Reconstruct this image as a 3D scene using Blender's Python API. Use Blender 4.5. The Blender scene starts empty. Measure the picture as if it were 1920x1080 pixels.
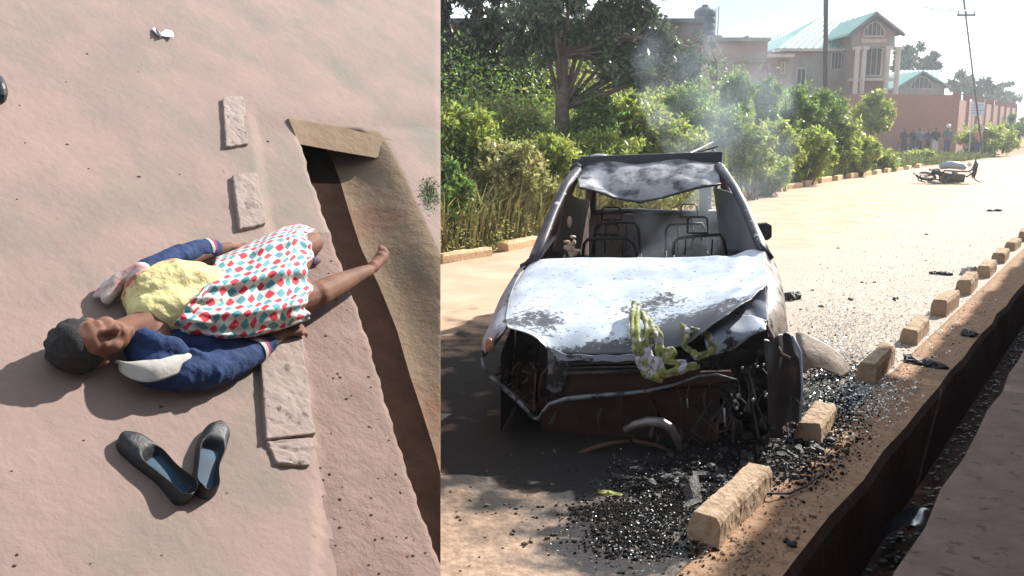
import bpy, bmesh, math, random
import numpy as np
from mathutils import Vector, Matrix
R = math.radians
random.seed(7); rng = np.random.default_rng(11)
S = bpy.context.scene; COL = S.collection
# ---------------------------------------------------------------- camera, sky, sun, exposure
CH, CF, CP = 1.75, 1663.0, R(10.2)
cd = bpy.data.cameras.new('camera'); cam = bpy.data.objects.new('camera', cd); COL.objects.link(cam)
cam.location = (0, 0, CH); cam.rotation_euler = (R(90) - CP, 0, 0)
cd.sensor_width = 36; cd.lens = 36 * CF / 1920; cd.clip_start = .05; cd.clip_end = 3000
S.camera = cam
AZ, EL = R(50), R(35)
W = bpy.data.worlds.new('World'); S.world = W; W.use_nodes = True
nt = W.node_tree; nt.nodes.clear()
wo = nt.nodes.new('ShaderNodeOutputWorld'); bg = nt.nodes.new('ShaderNodeBackground')
sky = nt.nodes.new('ShaderNodeTexSky'); sky.sky_type = 'NISHITA'; sky.sun_disc = False
sky.sun_elevation = EL; sky.sun_rotation = AZ; sky.dust_density = .4; sky.ozone_density = 2.0
tc = nt.nodes.new('ShaderNodeTexCoord'); mp = nt.nodes.new('ShaderNodeMapping'); mp.inputs['Scale'].default_value = (1, 1, 3)
cn = nt.nodes.new('ShaderNodeTexNoise'); cn.inputs['Scale'].default_value = 3.2; cn.inputs['Detail'].default_value = 7
cr = nt.nodes.new('ShaderNodeValToRGB'); cr.color_ramp.elements[0].position = .43; cr.color_ramp.elements[1].position = .62
mx = nt.nodes.new('ShaderNodeMix'); mx.data_type = 'RGBA'; mx.inputs[7].default_value = (19, 21, 23, 1)
L_ = nt.links.new
L_(tc.outputs['Generated'], mp.inputs[0]); L_(mp.outputs[0], cn.inputs[0]); L_(cn.outputs[0], cr.inputs[0]); L_(cr.outputs[0], mx.inputs[0])
L_(sky.outputs[0], mx.inputs[6]); L_(mx.outputs[2], bg.inputs[0]); L_(bg.outputs[0], wo.inputs[0])
bg.inputs[1].default_value = .05
sl = bpy.data.lights.new('sun', 'SUN'); sl.energy = 5.0; sl.angle = R(.9); sl.color = (1, .95, .87)
so = bpy.data.objects.new('sun', sl); COL.objects.link(so)
SD = Vector((math.sin(AZ) * math.cos(EL), math.cos(AZ) * math.cos(EL), math.sin(EL)))
so.rotation_euler = SD.to_track_quat('Z', 'Y').to_euler(); so.location = SD * 50
S.view_settings.view_transform = 'Standard'; S.view_settings.look = 'None'; S.view_settings.gamma = 1
S.view_settings.exposure = 1.15
S.cycles.max_bounces = 6; S.cycles.volume_bounces = 0; S.cycles.transparent_max_bounces = 12
S.cycles.volume_step_rate = 4; S.cycles.volume_max_steps = 64
# ---------------------------------------------------------------- picture <-> place
_f = np.array([0, math.cos(CP), -math.sin(CP)]); _u = np.array([0, math.sin(CP), math.cos(CP)]); _r = np.array([1., 0, 0])
C0 = np.array([0, 0, CH])
def ray(px, py): return _f + (px - 960) / CF * _r - (py - 540) / CF * _u
def P(px, py, Y): v = ray(px, py); return C0 + v * (Y / v[1])
def G(px, py, z=0): v = ray(px, py); return C0 + v * ((z - CH) / v[2])
TH = math.atan(.71); RT = np.array([math.sin(TH), math.cos(TH)]); RN = np.array([RT[1], -RT[0]])
def road(s, w, z=0): q = s * RT + w * RN; return np.array([q[0], q[1], z])
def sw(p): return float(p[0] * RT[0] + p[1] * RT[1]), float(p[0] * RN[0] + p[1] * RN[1])
# ---------------------------------------------------------------- object helpers
LOC = {}
def tag(o, label=None, cat=None, group=None, kind=None):
    if label: o['label'] = label
    if cat: o['category'] = cat
    if group: o['group'] = group
    if kind: o['kind'] = kind
    return o
def thing(name, label, cat, loc=(0, 0, 0), group=None, rz=0):
    o = bpy.data.objects.new(name, None); COL.objects.link(o); o.location = tuple(map(float, loc)); o.rotation_euler = (0, 0, rz)
    o.empty_display_size = .1
    LOC[o.name] = np.array(loc, float)
    return tag(o, label, cat, group)
def mk(name, V, Fc, m, parent=None, smooth=False, local=False):
    V = np.asarray(V, float).reshape(-1, 3)
    if parent is not None and not local: V = V - LOC[parent.name]
    me = bpy.data.meshes.new(name); me.from_pydata(V.tolist(), [], [tuple(map(int, f)) for f in Fc]); me.update()
    if len(Fc) < 60000 and name not in ('ground', 'road'):
        bm = bmesh.new(); bm.from_mesh(me); bmesh.ops.recalc_face_normals(bm, faces=bm.faces); bm.to_mesh(me); bm.free()
    if smooth: me.shade_smooth()
    me.materials.append(m)
    o = bpy.data.objects.new(name, me); COL.objects.link(o)
    if parent is not None:
        o.parent = parent
        LOC[o.name] = LOC[parent.name] if not local else np.zeros(3)
    else: LOC[o.name] = np.zeros(3)
    return o
def quads(name, V, m, parent=None, n=4, local=False):
    """fast: V is (N*n,3), every n vertices one face"""
    V = np.asarray(V, np.float32).reshape(-1, 3)
    if parent is not None and not local: V = V - LOC[parent.name].astype(np.float32)
    N = len(V) // n
    me = bpy.data.meshes.new(name); me.vertices.add(len(V)); me.vertices.foreach_set('co', V.ravel())
    me.loops.add(len(V)); me.loops.foreach_set('vertex_index', np.arange(len(V), dtype=np.int32))
    me.polygons.add(N); me.polygons.foreach_set('loop_start', np.arange(0, len(V), n, dtype=np.int32))
    me.update(calc_edges=True); me.materials.append(m)
    o = bpy.data.objects.new(name, me); COL.objects.link(o)
    if parent is not None: o.parent = parent
    LOC[o.name] = LOC[parent.name] if parent is not None else np.zeros(3)
    return o
TXC = bpy.data.textures.new('lumps', 'CLOUDS'); TXC.noise_scale = .032; TXC.noise_depth = 3
TXF = bpy.data.textures.new('folds', 'CLOUDS'); TXF.noise_scale = .085; TXF.noise_depth = 2; TXF.noise_type = 'HARD_NOISE'
class MB:
    def __init__(s): s.V = []; s.F = []
    def add(s, V, F):
        k = len(s.V); s.V += [tuple(map(float, v)) for v in V]; s.F += [tuple(i + k for i in f) for f in F]; return s
    def box(s, a, b, rot=0, jit=0):
        a = np.array(a, float); b = np.array(b, float); c = (a + b) / 2; h = (b - a) / 2; V = []
        for z in (-1, 1):
            for x, y in ((-1, -1), (1, -1), (1, 1), (-1, 1)):
                p = h * (x, y, z) + rng.normal(0, 1, 3) * jit
                V.append(c + (p[0] * math.cos(rot) - p[1] * math.sin(rot), p[0] * math.sin(rot) + p[1] * math.cos(rot), p[2]))
        return s.add(V, [(0, 3, 2, 1), (4, 5, 6, 7), (0, 1, 5, 4), (1, 2, 6, 5), (2, 3, 7, 6), (3, 0, 4, 7)])
    def tube(s, pts, r, n=8, cap=True, flat=1.0):
        pts = [np.array(p, float) for p in pts]; rr = r if hasattr(r, '__len__') else [r] * len(pts); V = []; F = []
        up = np.array([0.13, .21, 1.]); 
        for i, p in enumerate(pts):
            a = pts[max(0, i - 1)]; b = pts[min(len(pts) - 1, i + 1)]; t = b - a; t = t / (np.linalg.norm(t) + 1e-9)
            x = np.cross(t, up); 
            if np.linalg.norm(x) < .15: x = np.cross(t, (1., 0, 0))
            x /= np.linalg.norm(x); y = np.cross(x, t)
            for k in range(n):
                q = 2 * math.pi * k / n; V.append(p + rr[i] * (math.cos(q) * x + flat * math.sin(q) * y))
        for i in range(len(pts) - 1):
            for k in range(n): F.append((i * n + k, i * n + (k + 1) % n, (i + 1) * n + (k + 1) % n, (i + 1) * n + k))
        if cap: F += [tuple(range(n))[::-1], tuple((len(pts) - 1) * n + k for k in range(n))]
        return s.add(V, F)
    def ell(s, c, rad, ax=None, n=12, m=8):
        ax = np.eye(3) if ax is None else np.array(ax); c = np.array(c, float); V = [c - ax[2] * rad[2]]; F = []
        for i in range(1, m):
            ph = -math.pi / 2 + math.pi * i / m
            for k in range(n):
                q = 2 * math.pi * k / n
                V.append(c + ax[0] * rad[0] * math.cos(ph) * math.cos(q) + ax[1] * rad[1] * math.cos(ph) * math.sin(q) + ax[2] * rad[2] * math.sin(ph))
        V.append(c + ax[2] * rad[2]); T = len(V) - 1
        for k in range(n):
            F.append((0, 1 + (k + 1) % n, 1 + k)); F.append((T, 1 + (m - 2) * n + k, 1 + (m - 2) * n + (k + 1) % n))
        for i in range(m - 2):
            for k in range(n): F.append((1 + i * n + k, 1 + i * n + (k + 1) % n, 1 + (i + 1) * n + (k + 1) % n, 1 + (i + 1) * n + k))
        return s.add(V, F)
    def prism(s, poly, off):
        """polygon (3-D points) swept by vector off"""
        n = len(poly); V = [np.array(p, float) for p in poly]; V += [p + np.array(off, float) for p in V[:n]]
        return s.add(V, [tuple(range(n))[::-1], tuple(range(n, 2 * n))] + [(i, (i + 1) % n, n + (i + 1) % n, n + i) for i in range(n)])
    def grid(s, rows, thick=None):
        rows = [[np.array(p, float) for p in r] for r in rows]; n = len(rows[0]); V = [p for r in rows for p in r]
        F = [(i * n + k, i * n + k + 1, (i + 1) * n + k + 1, (i + 1) * n + k) for i in range(len(rows) - 1) for k in range(n - 1)]
        return s.add(V, F)
    def build(s, name, m, parent=None, smooth=False, local=False): return mk(name, s.V, s.F, m, parent, smooth, local)
def mod(o, kind, **k):
    md = o.modifiers.new(kind.lower(), kind)
    for a, b in k.items(): setattr(md, a, b)
    return md
def bake(o):
    dg = bpy.context.evaluated_depsgraph_get(); me = bpy.data.meshes.new_from_object(o.evaluated_get(dg)); me.name = o.data.name
    o.modifiers.clear(); o.data = me; return o
def bevel(o, w=.01, seg=2): mod(o, 'BEVEL', width=w, segments=seg, limit_method='ANGLE'); return o
# ---------------------------------------------------------------- material helper
def M(name, c1, c2=None, scale=4, rough=.85, bump=0, bscale=None, c3=None, c3s=1.2, c3t=(.5, .6), metal=0, spec=.3, detail=6, coord='Object', transl=0, island=0, bdist=.02, c3rough=None, thr=(.35, .65)):
    m = bpy.data.materials.new(name); m.use_nodes = True; n = m.node_tree.nodes; l = m.node_tree.links.new
    b = n['Principled BSDF']; b.inputs['Roughness'].default_value = rough; b.inputs['Metallic'].default_value = metal
    b.inputs['Specular IOR Level'].default_value = spec
    t = n.new('ShaderNodeTexCoord'); src = t.outputs[coord]
    def noise(sc, d=detail):
        q = n.new('ShaderNodeTexNoise'); q.inputs['Scale'].default_value = sc; q.inputs['Detail'].default_value = d; q.inputs['Roughness'].default_value = .62; l(src, q.inputs[0]); return q.outputs[0]
    def ramp(v, a, bb):
        q = n.new('ShaderNodeMapRange'); q.inputs[1].default_value = a; q.inputs[2].default_value = bb; l(v, q.inputs[0]); return q.outputs[0]
    def mix(f, a, bb):
        q = n.new('ShaderNodeMix'); q.data_type = 'RGBA'; l(f, q.inputs[0])
        for k, v in ((6, a), (7, bb)):
            if isinstance(v, tuple): q.inputs[k].default_value = (*v, 1)
            else: l(v, q.inputs[k])
        return q.outputs[2]
    col = None
    if c2: col = mix(ramp(noise(scale), *thr), c1, c2)
    if c3: 
        f3 = ramp(noise(c3s), *c3t); col = mix(f3, col if col is not None else c1, c3)
        if c3rough is not None:
            q = n.new('ShaderNodeMapRange'); q.inputs[3].default_value = rough; q.inputs[4].default_value = c3rough; l(f3, q.inputs[0]); l(q.outputs[0], b.inputs['Roughness'])
    if island:
        g = n.new('ShaderNodeNewGeometry'); hs = n.new('ShaderNodeHueSaturation')
        q = n.new('ShaderNodeMapRange'); q.inputs[3].default_value = 1 - island; q.inputs[4].default_value = 1 + island
        l(g.outputs['Random Per Island'], q.inputs[0]); l(q.outputs[0], hs.inputs['Value']); q = n.new('ShaderNodeMath'); q.operation = 'MULTIPLY_ADD'; q.inputs[1].default_value = 7.3; q.inputs[2].default_value = 0; l(g.outputs['Random Per Island'], q.inputs[0]); q2 = n.new('ShaderNodeMath'); q2.operation = 'FRACT'; l(q.outputs[0], q2.inputs[0]); q3 = n.new('ShaderNodeMapRange'); q3.inputs[3].default_value = .455; q3.inputs[4].default_value = .52; l(q2.outputs[0], q3.inputs[0]); l(q3.outputs[0], hs.inputs['Hue'])
        if col is not None: l(col, hs.inputs['Color'])
        else: hs.inputs['Color'].default_value = (*c1, 1)
        col = hs.outputs[0]
    if col is not None: l(col, b.inputs[0])
    else: b.inputs[0].default_value = (*c1, 1)
    if bump:
        q = n.new('ShaderNodeBump'); q.inputs['Strength'].default_value = bump; q.inputs['Distance'].default_value = bdist
        l(noise(bscale or scale * 3, 10), q.inputs['Height']); l(q.outputs[0], b.inputs['Normal'])
    if transl:
        tr = n.new('ShaderNodeBsdfTranslucent'); ms = n.new('ShaderNodeMixShader'); ms.inputs[0].default_value = transl
        if col is not None: l(col, tr.inputs[0])
        else: tr.inputs[0].default_value = (*c1, 1)
        l(b.outputs[0], ms.inputs[1]); l(tr.outputs[0], ms.inputs[2]); l(ms.outputs[0], n['Material Output'].inputs[0])
    return m
def brick(name, c1, c2, mortar, dust=None):
    m = bpy.data.materials.new(name); m.use_nodes = True; n = m.node_tree.nodes; l = m.node_tree.links.new; b = n['Principled BSDF']
    t = n.new('ShaderNodeTexCoord'); sx = n.new('ShaderNodeSeparateXYZ'); cx = n.new('ShaderNodeCombineXYZ'); ad = n.new('ShaderNodeMath'); ad.operation = 'ADD'
    l(t.outputs['Object'], sx.inputs[0]); l(sx.outputs[0], ad.inputs[0]); l(sx.outputs[1], ad.inputs[1]); l(ad.outputs[0], cx.inputs[0]); l(sx.outputs[2], cx.inputs[1])
    k = n.new('ShaderNodeTexBrick'); k.inputs['Scale'].default_value = 3.2; k.inputs['Color1'].default_value = (*c1, 1); k.inputs['Color2'].default_value = (*c2, 1); k.inputs['Mortar'].default_value = (*mortar, 1)
    k.inputs['Mortar Size'].default_value = .025; l(cx.outputs[0], k.inputs[0])
    q = n.new('ShaderNodeTexNoise'); q.inputs['Scale'].default_value = .9; q.inputs['Detail'].default_value = 8; l(t.outputs['Object'], q.inputs[0])
    mr = n.new('ShaderNodeMapRange'); mr.inputs[1].default_value = .45; mr.inputs[2].default_value = .7; l(q.outputs[0], mr.inputs[0])
    x = n.new('ShaderNodeMix'); x.data_type = 'RGBA'; l(mr.outputs[0], x.inputs[0]); l(k.outputs[0], x.inputs[6]); x.inputs[7].default_value = (*(dust or mortar), 1)
    l(x.outputs[2], b.inputs[0]); b.inputs['Roughness'].default_value = .95
    return m
m_ground = M('red_dirt', (.27, .155, .09), (.36, .23, .145), 9, .95, .9, 30, (.17, .11, .075), 22, (.55, .66), bdist=.015)
m_dust = M('pink_dust', (.205, .152, .135), (.26, .184, .16), 2.4, .95, .6, 26, (.165, .147, .122), 1.7, (.48, .68), bdist=.008, detail=10)
m_ledge = M('rough_pink_earth', (.215, .15, .13), (.17, .118, .10), 6, .95, .9, 24, (.17, .10, .08), 14, (.6, .68), bdist=.012)
m_trwall = M('ochre_plaster', (.19, .13, .08), (.235, .165, .11), 3, .9, .5, 14, (.22, .12, .075), 1.7, (.52, .66))
m_wet_shade = M('shade_dark_wet_mud', (.014, .007, .005), (.024, .012, .008), 6, .95, .4, 12, spec=.03)  # mud colour carries the ditch shade, since the shallow floor gets sun
m_kerb = M('dusty_concrete', (.32, .23, .155), (.42, .31, .21), 9, .95, 1, 30, (.24, .15, .10), 7, (.52, .66), bdist=.01)
m_kerbL = M('pale_speckled_concrete', (.27, .22, .195), (.235, .18, .16), 4, .95, .6, 40, (.12, .10, .085), 24, (.60, .64), bdist=.006)
m_slab = M('concrete_paving', (.19, .125, .105), (.25, .17, .145), 5, .9, .8, 24, (.09, .065, .055), 12, (.58, .68))
m_soot = M('soot_earth', (.012, .011, .012), (.035, .028, .026), 9, .5, 1, 30, (.10, .07, .05), 4, (.6, .75), bdist=.02)
# ---------------------------------------------------------------- ground, road, drain
KS = np.array([-60, 8.8, 11, 24, 30.7, 41.3, 66.5, 120, 400.]); KW = np.array([-7.0, -7.37, -7.45, -8.43, -8.58, -8.45, -7.2, -4, 0.])
def lk(s): return float(np.interp(s, KS, KW))
def sm(x): x = min(1, max(0, x)); return x * x * (3 - 2 * x)
def gz(s, w):
    d = lk(s) - w
    if d > .2: return (1 - .85 * sm((s - 42) / 10)) * .85 * sm((d - .2) / 3.5) + (1 - .6 * sm((s - 42) / 10)) * .9 * sm((d - 5) / 14) + 3.5 * sm((s - 80) / 200) + .06 * math.sin(s * 1.3 + w) * sm(d)
    return 0
def gat(x, y): s, w = sw((x, y)); return gz(s, w)
TL, TR, TD = -1.02, -.64, .52
ss = [-60, -20, -8, -4] + list(np.arange(-2, 24, .5)) + list(np.arange(24, 90, 2.)) + [100, 120, 160, 220, 320, 600]
wL = [-500, -300, -180, -110, -70, -50, -38, -30, -25, -21, -18, -16, -14.5, -13.5, -12.5, -11.7, -11, -10.4, -9.9, -9.4, -9, -8.6, -8.2, -7.8, -7.4, -7, -5, -3.2, -2.2, -1.7]
def edge(s, k): return .009 * math.sin(s * 7.1 + k) + .007 * math.sin(s * 17 + 2 * k)
rows = []
for s in ss: rows.append([road(s, w, gz(s, w) + (0 if w > -7 else .0)) for w in wL] + [road(s, TL + edge(s, 0), -.005)])
mb = MB().grid(rows)
o = mb.build('ground', m_ground); tag(o, kind='structure')
# drain channel (walls + floor), paving on its right, earth beyond
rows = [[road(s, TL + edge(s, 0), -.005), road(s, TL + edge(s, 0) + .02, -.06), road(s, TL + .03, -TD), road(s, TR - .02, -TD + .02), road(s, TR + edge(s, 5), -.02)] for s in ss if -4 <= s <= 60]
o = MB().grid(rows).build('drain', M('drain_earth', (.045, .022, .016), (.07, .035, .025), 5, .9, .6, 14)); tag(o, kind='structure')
rows = [[road(s, TR + edge(s, 5), -.02), road(s, TR + edge(s, 5), .035), road(s, .2, .035), road(s, 2.3, .035)] for s in ss if -4 <= s <= 60]
o = MB().grid(rows).build('pavement', m_slab); tag(o, kind='structure')
rows = [[road(s, 2.3, .03), road(s, 4, .03), road(s, 60, 0), road(s, 400, 0)] for s in ss]
o = MB().grid(rows).build('ground', m_ground); tag(o, kind='structure')
rows = [[road(s, TR, 0), road(s, .6, 0), road(s, 4, 0.0)] for s in ss if s >= 60]
o = MB().grid([r for r in rows]).build('ground', m_ground); tag(o, kind='structure')
# road: dusty tarmac, slightly paler, soot round the car, painted wider and blacker to deepen its shadow
def road_mat():
    m = bpy.data.materials.new('dusty_road'); m.use_nodes = True; n = m.node_tree.nodes; l = m.node_tree.links.new; b = n['Principled BSDF']
    t = n.new('ShaderNodeTexCoord')
    def noise(sc, d=6):
        q = n.new('ShaderNodeTexNoise'); q.inputs['Scale'].default_value = sc; q.inputs['Detail'].default_value = d; l(t.outputs['Object'], q.inputs[0]); return q.outputs[0]
    def mr(v, a, c, x=0, y=1):
        q = n.new('ShaderNodeMapRange'); q.inputs[1].default_value = a; q.inputs[2].default_value = c; q.inputs[3].default_value = x; q.inputs[4].default_value = y; l(v, q.inputs[0]); return q.outputs[0]
    def mix(f, a, c):
        q = n.new('ShaderNodeMix'); q.data_type = 'RGBA'; l(f, q.inputs[0])
        for k, v in ((6, a), (7, c)):
            if isinstance(v, tuple): q.inputs[k].default_value = (*v, 1)
            else: l(v, q.inputs[k])
        return q.outputs[2]
    def ma(op, a, c):
        q = n.new('ShaderNodeMath'); q.operation = op
        for k, v in ((0, a), (1, c)):
            if isinstance(v, (int, float)): q.inputs[k].default_value = v
            else: l(v, q.inputs[k])
        return q.outputs[0]
    sep = n.new('ShaderNodeSeparateXYZ'); l(t.outputs['Object'], sep.inputs[0]); X, Y = sep.outputs[0], sep.outputs[1]
    wv = ma('ADD', ma('MULTIPLY', X, float(RN[0])), ma('MULTIPLY', Y, float(RN[1])))
    base = mix(mr(noise(1.5), .35, .65), (.39, .26, .165), (.47, .335, .235))
    lane = mr(ma('ADD', wv, mr(noise(.6), .3, .7, -1.0, 1.0)), -4.6, -3.0)       # bare tarmac shows nearer the drain side
    base = mix(ma('MULTIPLY', lane, .75), base, mix(mr(noise(38, 8), .38, .62), (.24, .20, .175), (.46, .40, .35)))
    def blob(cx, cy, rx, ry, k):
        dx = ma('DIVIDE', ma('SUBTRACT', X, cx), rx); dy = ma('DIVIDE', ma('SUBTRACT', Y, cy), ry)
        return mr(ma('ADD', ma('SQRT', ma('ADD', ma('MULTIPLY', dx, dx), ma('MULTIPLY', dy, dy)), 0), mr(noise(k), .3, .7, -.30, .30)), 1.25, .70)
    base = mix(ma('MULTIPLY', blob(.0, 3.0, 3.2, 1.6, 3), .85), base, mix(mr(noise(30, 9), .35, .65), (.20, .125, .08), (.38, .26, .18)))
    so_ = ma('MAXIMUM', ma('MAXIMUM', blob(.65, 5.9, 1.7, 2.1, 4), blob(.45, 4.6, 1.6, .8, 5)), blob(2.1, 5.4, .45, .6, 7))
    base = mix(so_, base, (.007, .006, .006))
    wet = ma('MAXIMUM', ma('MAXIMUM', blob(.62, 3.78, .50, .20, 9), blob(.38, 3.62, .36, .07, 8)), ma('MAXIMUM', blob(.48, 3.42, .40, .22, 7), blob(1.0, 4.0, .55, .28, 7)))
    base = mix(ma('MULTIPLY', wet, .95), base, (.016, .014, .014))
    l(base, b.inputs[0]); l(mr(wet, 0, 1, .9, .3), b.inputs['Roughness'])
    q = n.new('ShaderNodeBump'); q.inputs['Strength'].default_value = .45; q.inputs['Distance'].default_value = .012; l(noise(45, 8), q.inputs['Height']); l(q.outputs[0], b.inputs['Normal'])
    return m
rows = [[road(s, lk(s) + .02 + k * ((-1.38 - lk(s)) / 8), .004 + .03 * (1 - ((k - 4) / 4) ** 2)) for k in range(9)] for s in ss if s > -20 or True]
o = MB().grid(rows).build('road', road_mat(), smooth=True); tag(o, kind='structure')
def zr(x, y):
    s, w = sw((x, y)); k = (w - lk(s) - .02) / ((-1.38 - lk(s)) / 8)
    return .004 + .03 * (1 - ((k - 4) / 4) ** 2) if 0 <= k <= 8 else 0.0
# ---------------------------------------------------------------- kerb stones
ordn = ['nearest', 'second', 'third', 'fourth', 'fifth', 'sixth', 'seventh', 'eighth', 'ninth', 'tenth', 'eleventh', 'twelfth', 'thirteenth', 'fourteenth', 'fifteenth', 'sixteenth', 'seventeenth', 'eighteenth', 'nineteenth', 'twentieth', 'twenty-first', 'twenty-second', 'twenty-third', 'twenty-fourth']
def kerb(s0, w0, L, wd, h, rot, label, group, m):
    w0 = w0 - (.06 if m is m_kerb else 0); L = L * (.80 if m is m_kerb else 1); wd = wd * (.85 if m is m_kerb else 1) * random.uniform(.88, 1.1); h = h * .85 * random.uniform(.85, 1.1); rot = rot + random.gauss(0, .035)
    c = road(s0 + L / 2, w0, 0); root = np.array([c[0], c[1], gat(c[0], c[1]) - .03])
    b = MB(); n = 7; V = []; F = []; a = math.atan2(RT[1], RT[0]) + rot
    ux = np.array([math.cos(a), math.sin(a), 0]); uy = np.array([-math.sin(a), math.cos(a), 0])
    prof = [(-.5, 0), (-.5, .82), (-.40, 1.0), (.36, 1.0), (.5, .7), (.55, 0)]
    for i in range(n):
        t = i / (n - 1) - .5
        for (q, z) in prof: V.append(root + ux * t * L + uy * q * wd * (1 + rng.normal(0, .03)) + np.array([0, 0, z * h * (1 + rng.normal(0, .03)) + .0]))
    k = len(prof)
    for i in range(n - 1):
        for j in range(k): F.append((i * k + j, i * k + (j + 1) % k, (i + 1) * k + (j + 1) % k, (i + 1) * k + j))
    F += [tuple(range(k)), tuple((n - 1) * k + j for j in range(k))[::-1]]
    o = mk('kerb_stone', V, F, m); bevel(o, .005, 2); mod(o, 'SUBSURF', subdivision_type='SIMPLE', levels=3 if s0 < 7 else 2, render_levels=3 if s0 < 7 else 2 if s0 < 16 else 1); mod(o, 'DISPLACE', texture=TXC, strength=.012, mid_level=.5, texture_coords='GLOBAL'); return tag(o, label, 'kerb stone', group)
for i, (s0, L, w0, rot) in enumerate([(3.36, .86, -1.33, .03), (4.88, .55, -1.37, .10), (6.27, .85, -1.39, 0), (7.65, .8, -1.4, .03), (9.0, .8, -1.40, -.03), (10.34, .8, -1.41, .02), (11.7, .8, -1.40, 0), (13.1, .8, -1.42, .03), (14.55, .8, -1.43, 0), (15.9, .8, -1.43, 0)]):
    lb = ['large chipped concrete kerb stone nearest the camera in front of the burnt car', 'kerb stone half buried in ash at the wreck corner beside the drain'][i] if i < 2 else '%s kerb stone from the camera in the row beside the drain' % ordn[i]
    kerb(s0, w0, L, .17, .22 if i != 1 else .18, rot, lb, 'kerb stones along the drain', m_kerb)
m_kerb2 = M('orange_dusty_concrete', (.62, .42, .25), (.54, .36, .22), 6, .9, .5, 30)
s = 7.45; i = 0
while s < 43:
    L = .95 if s < 16 else 1.0
    if not (11.6 < s < 15.2):
        kerb(s, lk(s + L / 2) - .05, L, .2, .2 + .03 * (s > 18), rng.normal(0, .04) - math.atan((lk(s + .5) - lk(s - .5))) * -1, '%s kerb stone from the left along the far verge under the bushes' % (ordn[i] if i else 'first'), 'kerb stones along the far verge', m_kerb2); i += 1
    s += 1.42 if s < 25 else 1.7
# ---------------------------------------------------------------- shade-giving veranda on the right (outside the picture)
t = thing('veranda_building', 'plastered building with an overhanging sheet roof along the paved side of the drain', 'building', road(4, 2, 0))
def rprism(s0, s1, w0, w1, z0, z1): return MB().prism([road(s0, w0, z0), road(s1, w0, z0), road(s1, w1, z0), road(s0, w1, z0)], (0, 0, z1 - z0))
m_pl = M('dull_plaster', (.42, .33, .27), (.36, .28, .23), 2, .9)
rprism(-6, 30, 2.2, 6, 0, 2.96).build('wall', m_pl, t)
b = MB(); s = -6
while s < 30:
    ov = -.17 + .03 * math.sin(s * 3) - (.28 if 9.2 < s < 10.6 else 0) - .0
    b.prism([road(s, ov, 3.0), road(s + .695, ov, 3.0), road(s + .695, 6.2, 3.5), road(s, 6.2, 3.5)], (0, 0, .02)); s += .7
b.build('roof', M('rusty_sheet', (.3, .22, .18), (.2, .12, .08), 3, .6), t)

# ================================================================= LEFT: steep dusty bank with a ditch
BN = np.array([.53, -.36, .77]); BN /= np.linalg.norm(BN)
v_ = ray(412, 540); BO = C0 + 3.7 * v_ / np.linalg.norm(v_)
def B(px, py, h=0.):
    v = ray(px, py); return C0 + v * ((BN @ (BO - C0) + h) / (BN @ v))
EX = B(700, 540) - B(300, 540); EX -= BN * (BN @ EX); EX /= np.linalg.norm(EX); EY = np.cross(BN, EX)
yL = [-80, 150, 222, 240, 272, 330, 391, 450, 498, 560, 639, 700, 773, 850, 960, 1050, 1160]
xL = [545, 545, 546, 553, 564, 580, 602, 622, 639, 662, 690, 707, 728, 752, 788, 822, 860]
yF = [-80, 150, 222, 260, 292, 330, 391, 464, 535, 617, 700, 773, 850, 930, 1160]
xF = [560, 560, 575, 590, 612, 628, 645, 668, 702, 735, 758, 782, 806, 826, 905]
yR = [-80, 150, 225, 290, 350, 420, 480, 560, 700, 900, 1160]
xR = [690, 690, 700, 738, 768, 800, 828, 870, 930, 1010, 1120]
def n2(x, y): return math.sin(x * .013 + 1.3) * math.cos(y * .017 + .4) + .5 * math.sin(x * .031 + y * .023) + .25 * math.sin(x * .09 - y * .07)
def topz(px, py): return .0012 * n2(px * .7, py * .8) - (.035 * sm((px - np.interp(py, [180, 420, 640, 870], [465, 498, 560, 592])) / 8) if py > 200 else 0) * sm((py - 200) / 60)
DB = .20
rows = []; NR = 150
PY = np.linspace(-80, 1160, NR)
nA, nW, nT = 90, 26, 10
CE = 826.0
for py in PY:
    l, f, r = np.interp(py, yL, xL), np.interp(py, yF, xF), np.interp(py, yR, xR)
    open_ = sm((py - 247) / 6)                       # north of here the ditch is covered
    dep = DB * open_
    l += 1.5 * math.sin(py * .09) + 1.2 * math.sin(py * .23 + 1)
    row = [B(px, py, topz(px, py)) for px in np.linspace(-90, min(l, CE), nA)]
    e = row[-1]
    wall = []
    if l < CE:
        for k in range(1, 4): wall.append((e - BN * dep * k / 3 * .98 - EX * .02 * (k / 3)) * open_ + B(l + (max(f, l + 4) - l) * k / 4, py, topz(l, py)) * (1 - open_))
    else: wall = [e] * 3
    row += wall
    # floor then sloping plaster wall up to the far lip
    ff = max(f, l + 4); rr = max(r, ff + 20); seq = []
    for k in range(nW):
        q = k / (nW - 1); px = ff + (rr - ff) * q ** .9
        h = -dep * (1 - q) ** 1.0 if open_ > 0 else 0
        h = -dep * (1 - sm(q) * .35 - q * .65) + .0
        if px > CE:
            q2 = (CE - ff) / (rr - ff); q2 = max(0, q2) ** (1 / .9); h = -dep * (1 - sm(q2) * .35 - q2 * .65); px = CE
        h += topz(px, py) * (1 - open_)
        seq.append(B(min(px, CE), py, h))
    row += seq
    row += [B(min(rr + (CE - rr) * k / nT, CE) if rr < CE else CE, py, (topz(300, py * .7) * open_ + topz(600, py) * (1 - open_)) if rr < CE else 0) if rr < CE else seq[-1] for k in range(1, nT + 1)]
    rows.append(row)
nc = len(rows[0]); V = [p for r in rows for p in r]; Fq = []; MI = []
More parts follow.
